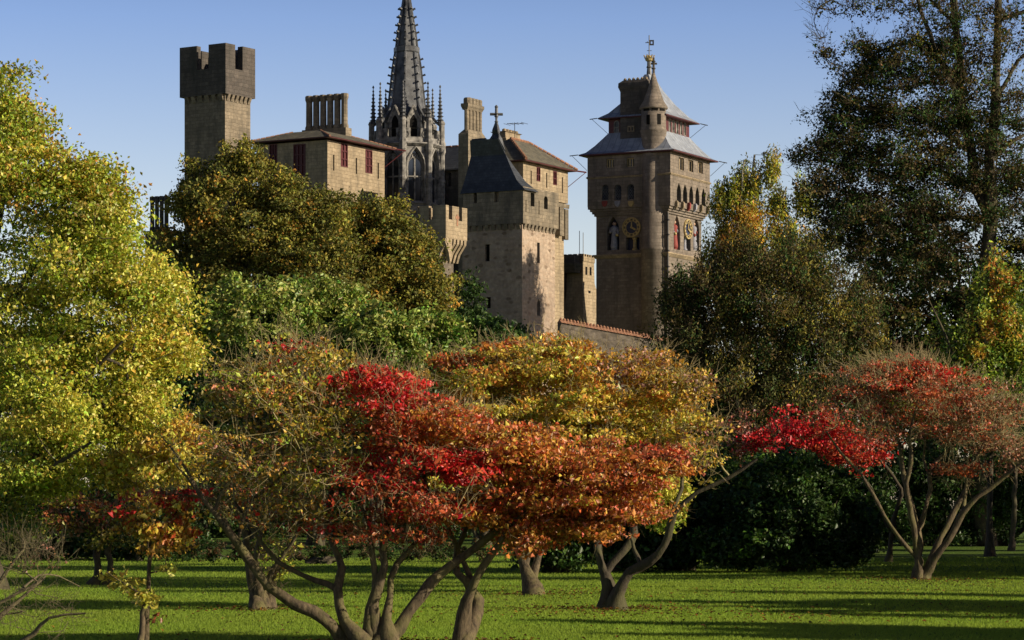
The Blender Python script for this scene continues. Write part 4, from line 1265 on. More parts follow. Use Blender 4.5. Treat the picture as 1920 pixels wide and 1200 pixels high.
def plant(name, label, cat, base, limbs, clumps, pal, leaf=.08, nl=120, cs=.35, flat=.55, bark='bark_maple', lmat='leaf', group=None, rmin=.006,
          twigs=0, tl=.5, tr=.004, up=.6, aspect=.62, droop=0.0, shell=.45, jitter=.28, trunkname='trunk', mixw=.6, wig=.12, sides=9, maxr=None, tup=.5, hang=0.0, rag=.13, twigmat=None, limbk=.88, deep=1.0):
    base = np.array(base, float)
    o = empty(name, tuple(base))
    tag(o, label, cat, group)
    limbs = [([(l[0][0], l[0][1], -.35, l[0][3] * 1.05)] + list(l)) if l[0][2] < .35 else l for l in limbs]
    LS = [spline(l, .22 if np.linalg.norm(np.array(l[0][:3]) - np.array(l[-1][:3])) < 8 else .8) for l in limbs]
    T, cl_pal, cl_nl = [], [], []
    for e_ in clumps:
        n = e_['n']
        u = rand_unit(n); u[:, 2] *= .98
        rr = (shell + (1 - shell) * rng.random(n)) ** .8
        T.append(e_['c'] + (u * rr[:, None] + rng.normal(0, rag, (n, 3))) * e_['r'] * np.array([1, deep, 1]))
        cl_pal += [e_['pal'] or pal] * n
        cl_nl += [e_['leaves'] if e_['leaves'] is not None else nl] * n
    T = np.concatenate(T)
    keep = T[:, 2] > .15
    cl_pal = [c for c, k in zip(cl_pal, keep) if k]; cl_nl = np.array(cl_nl)[keep]; T = T[keep]
    for P in LS:                                 # slimmer above a flared root
        P[:, 3] *= limbk
        if P[0, 2] < .35:
            P[:, 3] *= 1 + .55 * np.exp(-np.maximum(P[:, 2], 0) / (.9 * P[0, 3] + .05))
    for P in LS:                                 # crooked limbs
        m_ = len(P)
        if m_ > 4:
            w_ = np.cumsum(rng.normal(0, 1, (m_, 3)), 0); w_ -= np.linspace(0, 1, m_)[:, None] * w_[-1]
            w_ /= np.abs(w_).max() + 1e-9
            P[:, :3] += w_ * np.array([1, 1, .5]) * P[:, 3:4] * 1.5
    for i_ in range(1, len(LS)):                 # every fork starts on the limb it leaves
        P = LS[i_]
        if P[0, 2] > .35:
            prev = np.concatenate([q[:, :3] for q in LS[:i_]])
            o_ = prev[np.argmin(np.linalg.norm(prev - P[0, :3], axis=1))] - P[0, :3]
            if np.linalg.norm(o_) < .6 + 1.5 * cs:
                P[:, :3] += o_ * np.clip(1 - np.linspace(0, 1.6, len(P)), 0, 1)[:, None]
    segs = grow(LS, T, rmin, wig=wig, maxr=maxr, step=max(.3, cs))
    tw = None
    if twigs:
        k = len(T) * twigs
        a = np.repeat(T, twigs, 0) + rng.normal(0, cs * .25, (k, 3))
        cen = T.mean(0)
        out = np.repeat(T - cen, twigs, 0); out /= np.linalg.norm(out, axis=1, keepdims=True) + 1e-9
        d = rand_unit(k) * .9 + out * .7 + np.array([0, 0, tup]); d /= np.linalg.norm(d, axis=1, keepdims=True)
        L_ = tl * rng.uniform(.4, 1.1, (k, 1))
        m_ = a + d * L_ * .5; d2 = d + rand_unit(k) * .5; d2 /= np.linalg.norm(d2, axis=1, keepdims=True)
        e2 = m_ + d2 * L_ * .5
        r1 = np.full((k, 1), tr)
        s1 = np.concatenate([a, m_, r1, r1 * .8], 1); s2 = np.concatenate([m_, e2, r1 * .8, r1 * .4], 1)
        d3 = d + rand_unit(k) * .9; d3 /= np.linalg.norm(d3, axis=1, keepdims=True)
        s3 = np.concatenate([m_, m_ + d3 * L_ * .45, r1 * .7, r1 * .35], 1)
        tw = np.concatenate([s1, s2, s3])
    VV, QQ, off = [], [], 0
    for P in LS:
        V, Q = tube(P, sides); VV.append(V); QQ.append(Q + off); off += len(V)
    big = segs[:, 6] > .03
    BV, BQ, bo = (VV, QQ, off) if not twigmat else ([], [], 0)
    for sel, sd in ((big, 7), (~big, 4)):
        if sel.any():
            V, Q = prisms(segs[sel], sd); BV.append(V); BQ.append(Q + bo); bo += len(V)
    np_mesh(trunkname, np.concatenate(VV) - base, np.concatenate(QQ), M[bark], o, smooth=True)
    if tw is not None:
        V, Q = prisms(tw, 4)
        if twigmat:
            V, Q = np.concatenate(BV + [V]), np.concatenate(BQ + [Q + bo])  # this mesh holds the grown branches as well as the twigs
        np_mesh('twigs', V - base, Q, M[twigmat or bark], o, smooth=True)
    # leaves
    cnts = np.maximum(0, (cl_nl * rng.uniform(.55, 1.45, len(T)))).astype(int)
    tot = cnts.sum()
    if tot:
        idx = np.repeat(np.arange(len(T)), cnts)
        g = rng.normal(0, 1, (tot, 3)); g *= (rng.random((tot, 1)) ** .33) / (np.linalg.norm(g, axis=1, keepdims=True) + 1e-9)
        csz = cs * rng.uniform(.6, 1.35, len(T))
        C = T[idx] + g * np.array([1, 1, flat]) * csz[idx][:, None] + rng.normal(0, cs * jitter, (tot, 3)) * np.array([1, 1, flat])
        if hang: C[:, 2] -= rng.random(tot) ** 1.0 * hang
        ccol = np.concatenate([pick(p, 1) for p in cl_pal])
        lcol = np.concatenate([pick(cl_pal[j], c_) for j, c_ in enumerate(cnts) if c_ > 0])
        pickc = (rng.random((tot, 1)) < mixw)
        col = np.where(pickc, ccol[idx], lcol)
        tone = np.exp(rng.normal(0, .12, len(T)))[idx][:, None] * np.exp(rng.normal(0, .28, (tot, 1)))
        col = np.clip(col * tone * np.exp(rng.normal(0, .10, (tot, 3))), .003, .8)
        sz = leaf * np.clip(np.exp(rng.normal(-.03, .32, tot)), .45, 1.9)
        leaf_mesh('crown', C, sz, col, M[lmat], o, base, up, aspect, .16, droop)
    return o


def LP(D, pts, dd=0.0):
    """limb from photo pixels: (px, py, radius px[, extra depth m])"""
    out = []
    for i, p in enumerate(pts):
        d = D + (p[3] if len(p) > 3 else dd * i / max(1, len(pts) - 1))
        out.append((*at(p[0], p[1], d), p[2] * d / S))
    return out


def gy(py): return CZ * S / (py - HY)           # ground distance of a photo row


def ground(px, py):
    D = gy(py); return ((px - 960) * D / S, D, 0.0)


# ---- big yellow-green tree at the left
D = 60.0
YG = [('yellowgreen', 6), ('lime', 4), ('yellow', 2), ('olive', 2), ('lemon', 1)]
YT = [('yellowgreen', 6), ('gold', 2), ('lime', 3), ('olive', 3), ('amber', .5)]
YB = [('yellowgreen', 4), ('yellow', 4), ('gold', 1), ('lemon', 2), ('lime', 2)]
bx = -40
plant('maple_tree', 'tall yellow-green maple filling the left edge of the photo', 'tree', ((bx - 960) * D / S, D, 0),
      [[(*at(bx, 1103, D), .30), (*at(bx + 5, 950, D), .24), (*at(-30, 760, D), .2), (*at(-20, 520, D), .15), (*at(10, 300, D), .08)],
       LP(D, [(-38, 930, 14), (40, 860, 10), (90, 800, 7), (150, 720, 5), (230, 640, 3)], -1.5),
       LP(D, [(-30, 800, 12), (60, 700, 8), (160, 600, 6), (250, 520, 3)], 1.5),
       LP(D, [(-22, 640, 10), (60, 520, 7), (150, 430, 4), (220, 350, 2.5)], 0),
       LP(D, [(-38, 980, 9), (30, 930, 7), (90, 880, 5), (170, 830, 3)], -2)],
      [E(20, 190, D, 50, 75, 1.2, 26, YT), E(60, 330, D, 110, 90, 1.8, 60, YT), E(170, 350, D, 65, 55, 1.1, 36, YT), E(188, 425, D, 55, 52, 1.2, 36, YG), E(25, 260, D, 70, 70, 1.3, 30, YT), E(130, 480, D, 160, 110, 2.4, 100, YG),
       E(265, 540, D, 75, 75, 1.4, 46, YB), E(90, 640, D, 180, 110, 2.6, 110, YG), E(270, 660, D, 90, 80, 1.5, 56, YB), E(120, 780, D, 180, 90, 2.4, 90, YB), E(255, 770, D, 80, 65, 1.4, 36, YB),
       E(90, 890, D, 120, 60, 1.8, 44, YG), E(10, 980, D, 80, 40, 1.2, 18, [('yellowgreen', 2), ('olive', 2), ('green', 2)])],
      YG, leaf=.082, nl=165, cs=.46, flat=.42, rmin=.010, bark='bark_dark', up=.12, shell=.2, rag=.2, jitter=.4, mixw=.45)

# ---- foreground red maple: stems traced from the photo
D = 35.5
OL = [('olive', 5), ('yellowgreen', 4), ('amber', 4), ('gold', 3), ('lime', 1), ('pinkbrown', 1), ('salmon', .6)]
RD = [('red', 6), ('crimson', 3), ('orangered', 3), ('salmon', 1)]
RO = [('orangered', 5), ('rust', 4), ('red', 2), ('orange', 2), ('salmon', 3)]
OR = [('orangered', 3), ('orange', 5), ('rust', 3), ('amber', 3), ('salmon', 3), ('gold', 1)]
plant('japanese_maple', 'spreading red maple with five crooked stems in the centre foreground', 'tree', ground(690, 1212),
      [LP(D, [(682, 1212, 17), (640, 1175, 15), (590, 1145, 14), (530, 1112, 13), (480, 1075, 12), (440, 1020, 10), (400, 962, 8), (360, 905, 4), (318, 858, 1.5)], -.6),
       LP(D, [(678, 1212, 17), (640, 1170, 14), (632, 1110, 12), (642, 1068, 9), (626, 1030, 8), (612, 985, 7), (618, 930, 6), (640, 885, 5), (612, 800, 5), (604, 735, 4), (560, 690, 3)], 1.2),
       LP(D, [(634, 1112, 8), (590, 1092, 7), (545, 1070, 6), (505, 1035, 5), (470, 990, 4), (440, 940, 3)], .9),
       LP(D, [(692, 1212, 17), (695, 1140, 14), (700, 1085, 9), (690, 1040, 7), (690, 985, 6), (660, 930, 5), (600, 880, 5), (540, 830, 4), (505, 800, 3), (510, 770, 3)], .5),
       LP(D, [(702, 1212, 16), (716, 1110, 13), (722, 1060, 10), (714, 1010, 8), (718, 940, 6), (690, 860, 4), (650, 790, 3), (690, 740, 2)], .5),
       LP(D, [(705, 1212, 17), (722, 1120, 9), (740, 1060, 7), (790, 1000, 6), (800, 930, 5), (780, 850, 4), (760, 780, 3)], .8),
       LP(D, [(698, 1212, 19), (740, 1180, 16), (782, 1120, 14), (815, 1082, 13), (868, 1040, 11), (930, 992, 8), (1000, 958, 6), (1060, 925, 4)], .5),
       LP(D, [(400, 962, 5), (418, 915, 4), (455, 870, 3), (500, 850, 2)], -.3), LP(D, [(365, 915, 4), (335, 860, 3), (300, 815, 2)], -.2), LP(D, [(380, 935, 4), (330, 925, 3), (270, 930, 2)], -.2), LP(D, [(440, 1020, 5), (470, 940, 4), (540, 880, 3), (500, 800, 2)], .2), LP(D, [(640, 885, 4), (665, 850, 4), (690, 800, 3), (710, 770, 2)], 0), LP(D, [(612, 800, 4), (590, 750, 3), (570, 700, 3)], -.4)],
      [E(560, 690, D, 100, 55, .9, 60, [('olive', 4), ('amber', 4), ('gold', 2), ('red', .5), ('yellowgreen', 3)], 36), E(480, 750, D, 105, 65, 1.0, 60, OL, 46), E(440, 860, D, 110, 70, 1.0, 55, OL, 28), E(570, 850, D, 120, 90, 1.1, 75, OL, 30),
       E(620, 770, D, 90, 70, .8, 44, OL, 28), E(720, 730, D, 75, 38, .6, 44, RD, 80), E(770, 800, D, 100, 52, .9, 56, RO, 105), E(860, 870, D, 70, 38, .8, 42, RD, 115), E(720, 900, D, 95, 60, .9, 50, [('crimson', 3), ('rust', 3), ('orangered', 3)], 60),
       E(850, 800, D, 90, 45, .8, 42, OR, 105), E(560, 960, D, 120, 40, .9, 30, [('rust', 2), ('amber', 3), ('red', .6), ('olive', 3)], 26), E(790, 960, D, 95, 35, .8, 36, [('crimson', 2), ('rust', 4), ('orangered', 2), ('amber', 1)], 60),
       E(330, 935, D, 60, 16, .4, 22, RD, 30), E(700, 1000, D, 60, 16, .5, 10, RO, 50), E(780, 1010, D, 40, 12, .4, 7, RO, 50), E(548, 645, D, 14, 14, .2, 4, RD, 20), E(535, 720, D, 20, 12, .2, 5, RD, 20), E(595, 990, D, 8, 6, .1, 2, RD, 20)],
      RO, deep=1.6, limbk=.76, mixw=.42, leaf=.055, nl=90, cs=.26, flat=.27, jitter=.2, rmin=.0062, twigs=4, tl=.42, tr=.0032, up=.12, shell=.15, maxr=.045, rag=.2, twigmat='twig_pale')

# ---- second foreground maple: orange-red crown
D = 36.0
plant('japanese_maple', 'orange-red maple with forked pale trunk right of the foreground centre', 'tree', ground(880, 1212),
      [LP(D, [(878, 1212, 19), (882, 1160, 17), (892, 1120, 15), (868, 1085, 10), (852, 1055, 9), (850, 1020, 7), (835, 980, 5), (830, 930, 4)], .6),
       LP(D, [(884, 1212, 17), (888, 1150, 16), (896, 1110, 12), (912, 1062, 9), (936, 1022, 8), (960, 985, 6), (1010, 940, 5), (1080, 900, 4), (1160, 880, 3)], -.8),
       LP(D, [(893, 1118, 9), (880, 1070, 7), (866, 1030, 6), (880, 980, 5), (900, 930, 4)], .9)],
      [E(960, 850, D, 90, 45, .9, 50, OR, 105), E(1060, 870, D, 100, 48, .9, 70, OR, 115), E(1180, 880, D, 90, 36, .8, 48, OR, 105), E(1120, 940, D, 110, 42, .9, 60, OR, 110), E(960, 950, D, 110, 50, .9, 64, [('orangered', 3), ('rust', 2), ('amber', 3), ('orange', 2)], 90),
       E(1040, 990, D, 110, 28, .8, 44, [('orange', 4), ('amber', 3), ('orangered', 2), ('rust', 2)], 90), E(1240, 850, D, 40, 18, .4, 16, RO, 60), E(980, 1022, D, 70, 14, .6, 12, OR, 60), E(1120, 1000, D, 40, 18, .5, 9, OR, 60), E(1180, 965, D, 50, 18, .5, 12, OR, 70)],
      OR, deep=1.5, limbk=.78, mixw=.42, leaf=.058, nl=105, cs=.27, flat=.27, jitter=.2, rag=.22, rmin=.004, twigs=2, tl=.3, tr=.003, up=.12, shell=.25, maxr=.03)

# ---- golden maple behind them
D = 48.0
GD = [('gold', 7), ('amber', 2), ('olive', 1), ('yellowgreen', 2), ('yellow', 4), ('orange', 3)]
plant('japanese_maple', 'broad golden maple with three curving dark stems behind the orange-red maple', 'tree', ground(1152, 1140),
      [LP(D, [(1150, 1142, 17), (1148, 1100, 13), (1134, 1055, 9), (1133, 1005, 9), (1140, 950, 8), (1110, 880, 6), (1050, 800, 4), (1010, 740, 3)], .8),
       LP(D, [(1156, 1142, 16), (1168, 1095, 12), (1200, 1066, 10), (1236, 1046, 9), (1256, 1010, 8), (1268, 965, 7), (1310, 925, 5), (1370, 895, 4), (1420, 860, 3)], -.8),
       LP(D, [(1148, 1085, 9), (1180, 1040, 9), (1197, 1005, 8), (1188, 965, 7), (1165, 900, 5), (1180, 800, 4), (1200, 720, 3)], .4),
       LP(D, [(1268, 965, 5), (1290, 880, 4), (1280, 800, 3), (1300, 740, 2)], .4), LP(D, [(1200, 1064, 5), (1186, 1030, 4), (1180, 1000, 3)], 0)],
      [E(900, 715, D, 85, 45, 1.0, 50, [('gold', 5), ('yellowgreen', 2), ('orange', 2), ('amber', 2)], 95), E(1000, 690, D, 110, 50, 1.2, 70, GD, 95), E(1050, 655, D, 60, 22, .7, 20, [('orange', 3), ('amber', 2), ('gold', 2)], 70), E(1100, 760, D, 120, 65, 1.3, 90, GD, 100), E(960, 790, D, 130, 50, 1.2, 75, GD, 100), E(1220, 790, D, 90, 70, 1.1, 70, GD, 85), E(1150, 830, D, 110, 40, 1.0, 50, [('gold', 4), ('yellow', 3), ('amber', 2)], 95),
       E(1270, 730, D, 65, 60, .8, 44, [('amber', 3), ('pinkbrown', 2), ('gold', 3), ('olive', 2)], 48), E(1190, 690, D, 80, 35, .8, 44, [('pinkbrown', 3), ('amber', 3), ('gold', 2)], 44), E(1300, 830, D, 55, 70, .8, 40, [('olive', 3), ('gold', 3), ('pinkbrown', 2)], 30), E(860, 680, D, 45, 14, .5, 16, [('orange', 3), ('orangered', 4), ('gold', 1)], 70), E(970, 655, D, 60, 14, .5, 18, [('orange', 3), ('orangered', 2), ('gold', 2)], 70)],
      GD, deep=1.8, mixw=.42, leaf=.07, nl=105, cs=.27, flat=.32, jitter=.22, rag=.2, rmin=.0045, twigs=4, tl=.4, tr=.0042, up=.12, shell=.2, bark='bark_dark', maxr=.04, twigmat='twig_pale')

# ---- bright lemon shrub seen through the gap
D = 62.0
plant('japanese_maple', 'small lemon-yellow maple with leaning trunk behind the golden maple', 'tree', ground(1008, 1112),
      [LP(57, [(1010, 1114, 17), (998, 1085, 14), (978, 1050, 10), (958, 1015, 7), (930, 980, 5), (900, 930, 4)], .5),
       LP(57, [(1004, 1095, 9), (1000, 1060, 8), (1016, 1020, 6), (1060, 960, 4), (1150, 920, 3), (1220, 920, 3)], 1), LP(57, [(985, 1062, 7), (992, 1020, 5), (990, 970, 4)], .5)],
      [E(1243, 928, 58, 38, 56, .7, 44, [('lemon', 5), ('yellow', 4), ('yellowgreen', 2)], 120), E(1255, 965, 58, 20, 26, .5, 10, [('lime', 4), ('lemon', 3)], 90), E(900, 900, 58, 90, 40, .8, 30, GD, 60), E(1060, 900, 58, 90, 40, .8, 30, GD, 60)],
      GD, leaf=.085, nl=90, cs=.22, flat=.6, rmin=.004, twigs=1, up=.12, bark='bark_maple', maxr=.03)

# ---- vase-shaped maple, left centre
D = gy(1141)
plant('japanese_maple', 'thin vase-shaped maple behind the left limb of the foreground maple', 'tree', ground(488, 1141),
      [LP(D, [(486, 1143, 15), (478, 1090, 12), (466, 1030, 8), (458, 985, 6), (440, 930, 4)], .5), LP(D, [(488, 1143, 14), (492, 1090, 9), (490, 1030, 7), (500, 970, 5), (510, 900, 3)], -.4),
       LP(D, [(490, 1143, 13), (504, 1095, 8), (520, 1050, 6), (545, 1000, 5), (560, 950, 3)], .4), LP(D, [(500, 1100, 6), (512, 1060, 5), (548, 1020, 4), (560, 985, 3)], -.5), LP(D, [(470, 1050, 6), (440, 1010, 5), (420, 970, 4), (400, 930, 3)], .3)],
      [E(470, 940, D, 110, 50, 1.0, 60, [('olive', 3), ('rust', 2), ('greygreen', 3), ('amber', 1)], 22), E(520, 1040, D, 40, 40, .4, 14, [('yellow', 3), ('amber', 2), ('yellowgreen', 3)], 12), E(540, 890, D, 90, 50, .9, 40, OL, 20), E(510, 1075, D, 26, 12, .3, 5, [('lemon', 3), ('yellowgreen', 2)], 14)],
      OL, leaf=.07, nl=20, cs=.2, rmin=.0045, twigs=6, tl=.45, tr=.0042, up=.12, maxr=.03)

# ---- golden tree behind the left maple
D = gy(1094)
plant('golden_maple', 'glowing golden-yellow maple with two dark trunks behind the small sapling', 'tree', ground(190, 1094),
      [LP(D, [(190, 1096, 9), (187, 1060, 8), (185, 1020, 7), (200, 960, 5), (260, 900, 4), (320, 850, 3)], .6), LP(D, [(204, 1094, 7), (203, 1050, 7), (204, 1010, 6), (240, 950, 4), (300, 880, 3)], -.6), LP(D, [(186, 1030, 5), (160, 970, 4), (120, 930, 3)], .5)],
      [E(310, 860, D - 6, 80, 50, 1.1, 70, [('gold', 4), ('yellow', 5), ('orange', 1), ('lemon', 2)], 90), E(240, 890, D - 5, 60, 40, .9, 34, [('olive', 3), ('gold', 3), ('yellow', 2)], 70), E(350, 830, D - 6, 45, 45, .8, 30, [('orange', 2), ('gold', 4), ('yellow', 2)], 80), E(140, 960, D, 90, 34, .9, 26, [('rust', 2), ('brown', 3), ('olive', 3)], 50), E(220, 1000, D, 80, 30, .9, 26, [('olive', 4), ('deepgreen', 2), ('yellowgreen', 1)], 50)],
      GD, leaf=.09, nl=70, cs=.26, rmin=.005, twigs=2, tl=.5, tr=.005, up=.12, bark='bark_dark', maxr=.03)

# ---- young sapling with yellow side shoots
D = gy(1207)
plant('maple_sapling', 'slim sapling with yellow side shoots and dark red top at lower left', 'tree', ground(274, 1207),
      [LP(D, [(268, 1212, 6), (272, 1170, 5.5), (274, 1130, 5)], 0), LP(D, [(280, 1212, 6), (282, 1150, 5.5), (284, 1100, 5), (284, 1050, 4), (282, 1000, 3), (285, 950, 2)], .2), LP(D, [(281, 1140, 3), (255, 1112, 2.5), (225, 1088, 2), (200, 1072, 1.5)], -.2), LP(D, [(284, 1080, 2), (300, 1072, 1.6), (325, 1070, 1.2)], .1)],
      [E(274, 1120, D, 22, 20, .14, 9, [('lemon', 4), ('yellow', 3), ('yellowgreen', 1)], 26), E(240, 1095, D, 28, 10, .12, 7, [('lemon', 4), ('yellow', 4)], 18), E(215, 1080, D, 16, 8, .1, 4, [('yellow', 4), ('gold', 1)], 14), E(312, 1070, D, 14, 5, .08, 3, [('lemon', 3), ('yellow', 3)], 12),
       E(290, 975, D, 78, 45, .5, 46, [('olive', 2), ('amber', 3), ('gold', 4), ('yellow', 2), ('orangered', 2)], 40), E(320, 1000, D, 45, 24, .3, 16, [('orangered', 3), ('orange', 3), ('red', 1), ('gold', 2)], 30), E(300, 1030, D, 50, 10, .3, 10, [('gold', 2), ('amber', 3)], 18), E(210, 960, D, 60, 22, .4, 18, [('rust', 3), ('olive', 2), ('red', 1)], 22), E(284, 1165, D, 12, 16, .08, 3, [('rust', 3)], 6)],
      OL, leaf=.062, nl=30, cs=.12, rmin=.003, twigs=3, tl=.25, tr=.0026, up=.12, maxr=.012, bark='bark_maple')

# ---- bare twiggy shrub at the lower left corner
D = 27.0
plant('bare_shrub', 'bare brown twiggy shrub reaching in at the lower left corner', 'shrub', ((-60 - 960) * D / S, D, 0),
      [LP(D, [(-60, 1285, 9), (-30, 1200, 7), (10, 1150, 5), (60, 1105, 3), (85, 1080, 2)], .3), LP(D, [(-60, 1285, 8), (-10, 1240, 6), (60, 1190, 5), (90, 1160, 3.5), (160, 1150, 2)], -.3), LP(D, [(-55, 1285, 8), (-30, 1150, 6), (10, 1070, 4), (45, 1030, 2.5), (42, 1010, 2)], .5), LP(D, [(-30, 1200, 5), (0, 1130, 4), (60, 1100, 3), (70, 1090, 2)], 0), LP(D, [(10, 1070, 3), (60, 1060, 2.4), (110, 1080, 1.6), (150, 1100, 1.2)], .4)],
      [E(50, 1050, D, 70, 40, .4, 26, None, 0), E(30, 1120, D, 80, 50, .5, 26, None, 0), E(80, 1160, D, 70, 40, .4, 18, None, 0), E(90, 1050, D, 50, 24, .3, 14, [('brown', 2), ('pinkbrown', 2)], 5)],
      OL, leaf=.03, nl=0, cs=.12, rmin=.0028, twigs=4, tl=.3, tr=.0019, bark='bark_twig', maxr=.014)

# ---- right-hand maple with many pale stems
D = gy(1086)
PK = [('pinkbrown', 4), ('orangered', 4), ('salmon', 3), ('rust', 2), ('red', 1), ('olive', 1)]
plant('japanese_maple', 'vase-shaped maple with thin pale stems and pinkish crown at the right', 'tree', ground(1735, 1086),
      [LP(D, [(1722, 1088, 9), (1718, 1025, 8), (1712, 970, 6), (1699, 920, 5.5), (1690, 870, 5), (1684, 830, 4), (1676, 800, 3), (1660, 760, 2)], .6),
       LP(D, [(1728, 1088, 9), (1722, 1010, 7), (1707, 945, 6), (1702, 905, 5), (1711, 870, 4.5), (1706, 825, 4), (1720, 760, 2.5)], -.6),
       LP(D, [(1726, 1014, 6), (1740, 965, 5), (1747, 915, 5), (1750, 872, 4.5), (1785, 838, 3.5), (1800, 800, 2.5)], .9),
       LP(D, [(1750, 872, 3.5), (1738, 848, 3), (1735, 815, 2.4), (1745, 770, 2)], .9),
       LP(D, [(1736, 1088, 9), (1748, 1045, 7.5), (1774, 985, 6.5), (1800, 930, 5.5), (1822, 890, 4.5), (1835, 835, 3.5), (1826, 800, 2.5)], .8),
       LP(D, [(1746, 1088, 9), (1772, 1030, 7.5), (1812, 965, 6.5), (1850, 920, 5), (1885, 890, 4), (1925, 862, 3)], -.8),
       LP(D, [(1732, 1060, 5), (1700, 1025, 4.5), (1668, 985, 4), (1640, 930, 3.5), (1615, 890, 3), (1580, 850, 2.5), (1550, 810, 2)], -.5),
       LP(D, [(1805, 960, 4), (1812, 925, 3.5), (1818, 880, 3), (1850, 820, 2.5)], .4)],
      [E(1640, 720, D, 90, 40, 1.0, 50, PK, 62), E(1710, 700, D, 60, 30, .8, 50, [('red', 4), ('orangered', 4), ('salmon', 2)], 80), E(1760, 740, D, 85, 40, 1.1, 46, [('orangered', 4), ('salmon', 4), ('red', 1), ('pinkbrown', 2)], 70), E(1860, 770, D, 80, 55, 1.1, 52, [('pinkbrown', 3), ('brown', 3), ('rust', 2), ('salmon', 2)], 40), E(1680, 790, D, 100, 40, 1.0, 50, PK, 40), E(1790, 800, D, 100, 35, 1.0, 44, PK, 30), E(1790, 880, D, 50, 14, .5, 14, [('rust', 4), ('orangered', 2)], 40), E(1900, 840, D, 60, 50, .8, 34, [('pinkbrown', 3), ('brown', 2), ('salmon', 1)], 34),
       E(1700, 755, D, 20, 14, .3, 6, [('lime', 3), ('yellowgreen', 2)], 24)],
      PK, deep=1.5, mixw=.4, leaf=.07, nl=20, cs=.32, flat=.32, jitter=.2, rmin=.006, twigs=8, tl=.55, tr=.0058, up=.12, maxr=.04, rag=.25, shell=.2, twigmat='twig_pale')

# ---- crimson maple behind the dark evergreen
D = gy(1052)
plant('japanese_maple', 'low crimson maple spreading above the round dark evergreen shrub', 'tree', ground(1668, 1052),
      [LP(D, [(1667, 1054, 6), (1672, 1000, 5.5), (1682, 950, 5), (1690, 915, 4), (1660, 870, 3.5), (1600, 830, 3), (1520, 810, 2.5), (1440, 800, 2)], -3), LP(D, [(1675, 985, 4), (1650, 940, 3.5), (1620, 890, 3), (1560, 850, 2.5), (1490, 830, 2)], -2)],
      [E(1465, 815, D - 3, 55, 32, 1.0, 28, [('crimson', 4), ('red', 4)], 70), E(1540, 815, D - 3, 60, 34, 1.0, 28, [('red', 5), ('crimson', 2), ('orangered', 2)], 70), E(1600, 850, D - 3, 50, 36, 1.0, 40, [('orangered', 4), ('red', 4)], 70), E(1400, 810, D - 3, 60, 40, 1.0, 30, [('pinkbrown', 3), ('rust', 2), ('crimson', 1)], 24), E(1560, 780, D - 3, 70, 18, .8, 20, PK, 16), E(1640, 820, D - 3, 40, 40, .8, 18, PK, 18)],
      RD, deep=1.3, rag=.32, mixw=.42, leaf=.10, nl=60, cs=.36, flat=.34, rmin=.006, twigs=3, tl=.6, tr=.006, up=.12, bark='bark_dark', maxr=.03)


# ---- evergreen shrubs
def shrub(name, label, base, D, ells, pal, leaf, nl, cs, group=None, lmat='leaf_gloss', stems=4, cat='shrub', bark='bark_dark', shell=.72, up=.7, rmin=.012, twigs=0, tl=.5, tr=.006, **kw):
    limbs = []
    top = max(e_['c'][2] for e_ in ells)
    cx = np.mean([e_['c'][0] for e_ in ells]); cy = np.mean([e_['c'][1] for e_ in ells])
    wx = np.mean([e_['r'][0] for e_ in ells])
    for k in range(stems):
        th = 6.28 * (k + .3) / stems
        q = np.array([cx + math.cos(th) * wx * .45, cy + math.sin(th) * wx * .4, top * .6])
        limbs.append([(base[0] + .25 * math.cos(th), base[1] + .25 * math.sin(th), 0, .09 + top * .006), (*(np.array(base) * .55 + q * .45), .07 + top * .004), (*q, .04)])
    return plant(name, label, cat, base, limbs, ells, pal, leaf=leaf, nl=nl, cs=cs, lmat=lmat, group=group, bark=bark, shell=shell, up=up, rmin=rmin, twigs=twigs, tl=tl, tr=tr, flat=.7, **kw)


DG = [('darkgreen', 5), ('deepgreen', 4), ('green', 1)]
D = 76.0
shrub('evergreen_shrub', 'large round dark evergreen shrub on the lawn at the right', ((1500 - 960) * D / S, D + 1, 0), D,
      [E(1490, 970, D, 130, 100, 1.8, 190, DG), E(1390, 1000, D, 80, 75, 1.2, 80, DG), E(1590, 1000, D, 50, 60, 1.0, 60, DG), E(1480, 890, D, 90, 35, 1.2, 50, [('green', 3), ('deepgreen', 3), ('leafgreen', 1)])], DG, .12, 120, .30)  # lighter leaf colours on the top clump stand in for sunlit highlights
shrub('evergreen_shrub', 'dark evergreen shrub in deep shade behind the golden maple stems', ((1270 - 960) * 79 / S, 79, 0), 79,
      [E(1270, 980, 79, 90, 90, 1.4, 120, DG), E(1340, 950, 79, 60, 90, 1.2, 80, DG)], DG, .12, 110, .32)

# low clipped hedge behind the centre maples
D = 87.0
shrub('low_hedge', 'low dark hedge crossing behind the foreground maple trunks', ((600 - 960) * D / S, D, 0), D,
      [E(380 + 46 * k, 1036 + (4 if k % 2 else 0), D + .4 * (k % 3), 34, 22, .5, 16, None) for k in range(12)], [('darkgreen', 4), ('umber', 3), ('brown', 1)], .07, 90, .16, lmat='leaf_dull', cat='hedge', stems=6, rmin=.006)
D = 96.0
k_ = 0
for px, rx, ry, lab in ((1040, 90, 95, 'tall dark evergreen bush filling the gap between the two leaning trunks'), (1180, 80, 90, 'dark evergreen bush left of the curving golden maple stems'), (60, 130, 90, 'dark evergreen bush under the yellow-green maple at the left edge'), (250, 110, 80, 'dark evergreen bush behind the two dark trunks at lower left')):
    D = 77.0 if px > 900 else 94.0
    shrub('laurel_bush', lab, ((px - 960) * D / S, D + k_ % 3, 0), D, [E(px, 965, D + k_ % 3, rx, ry, 1.8, 120, DG), E(px + 30, 1030, D + k_ % 3, rx, 40, 1.5, 50, DG)], DG, .13, 100, .34, group='dark laurel bushes behind the maples')
    k_ += 1
D = 172.0
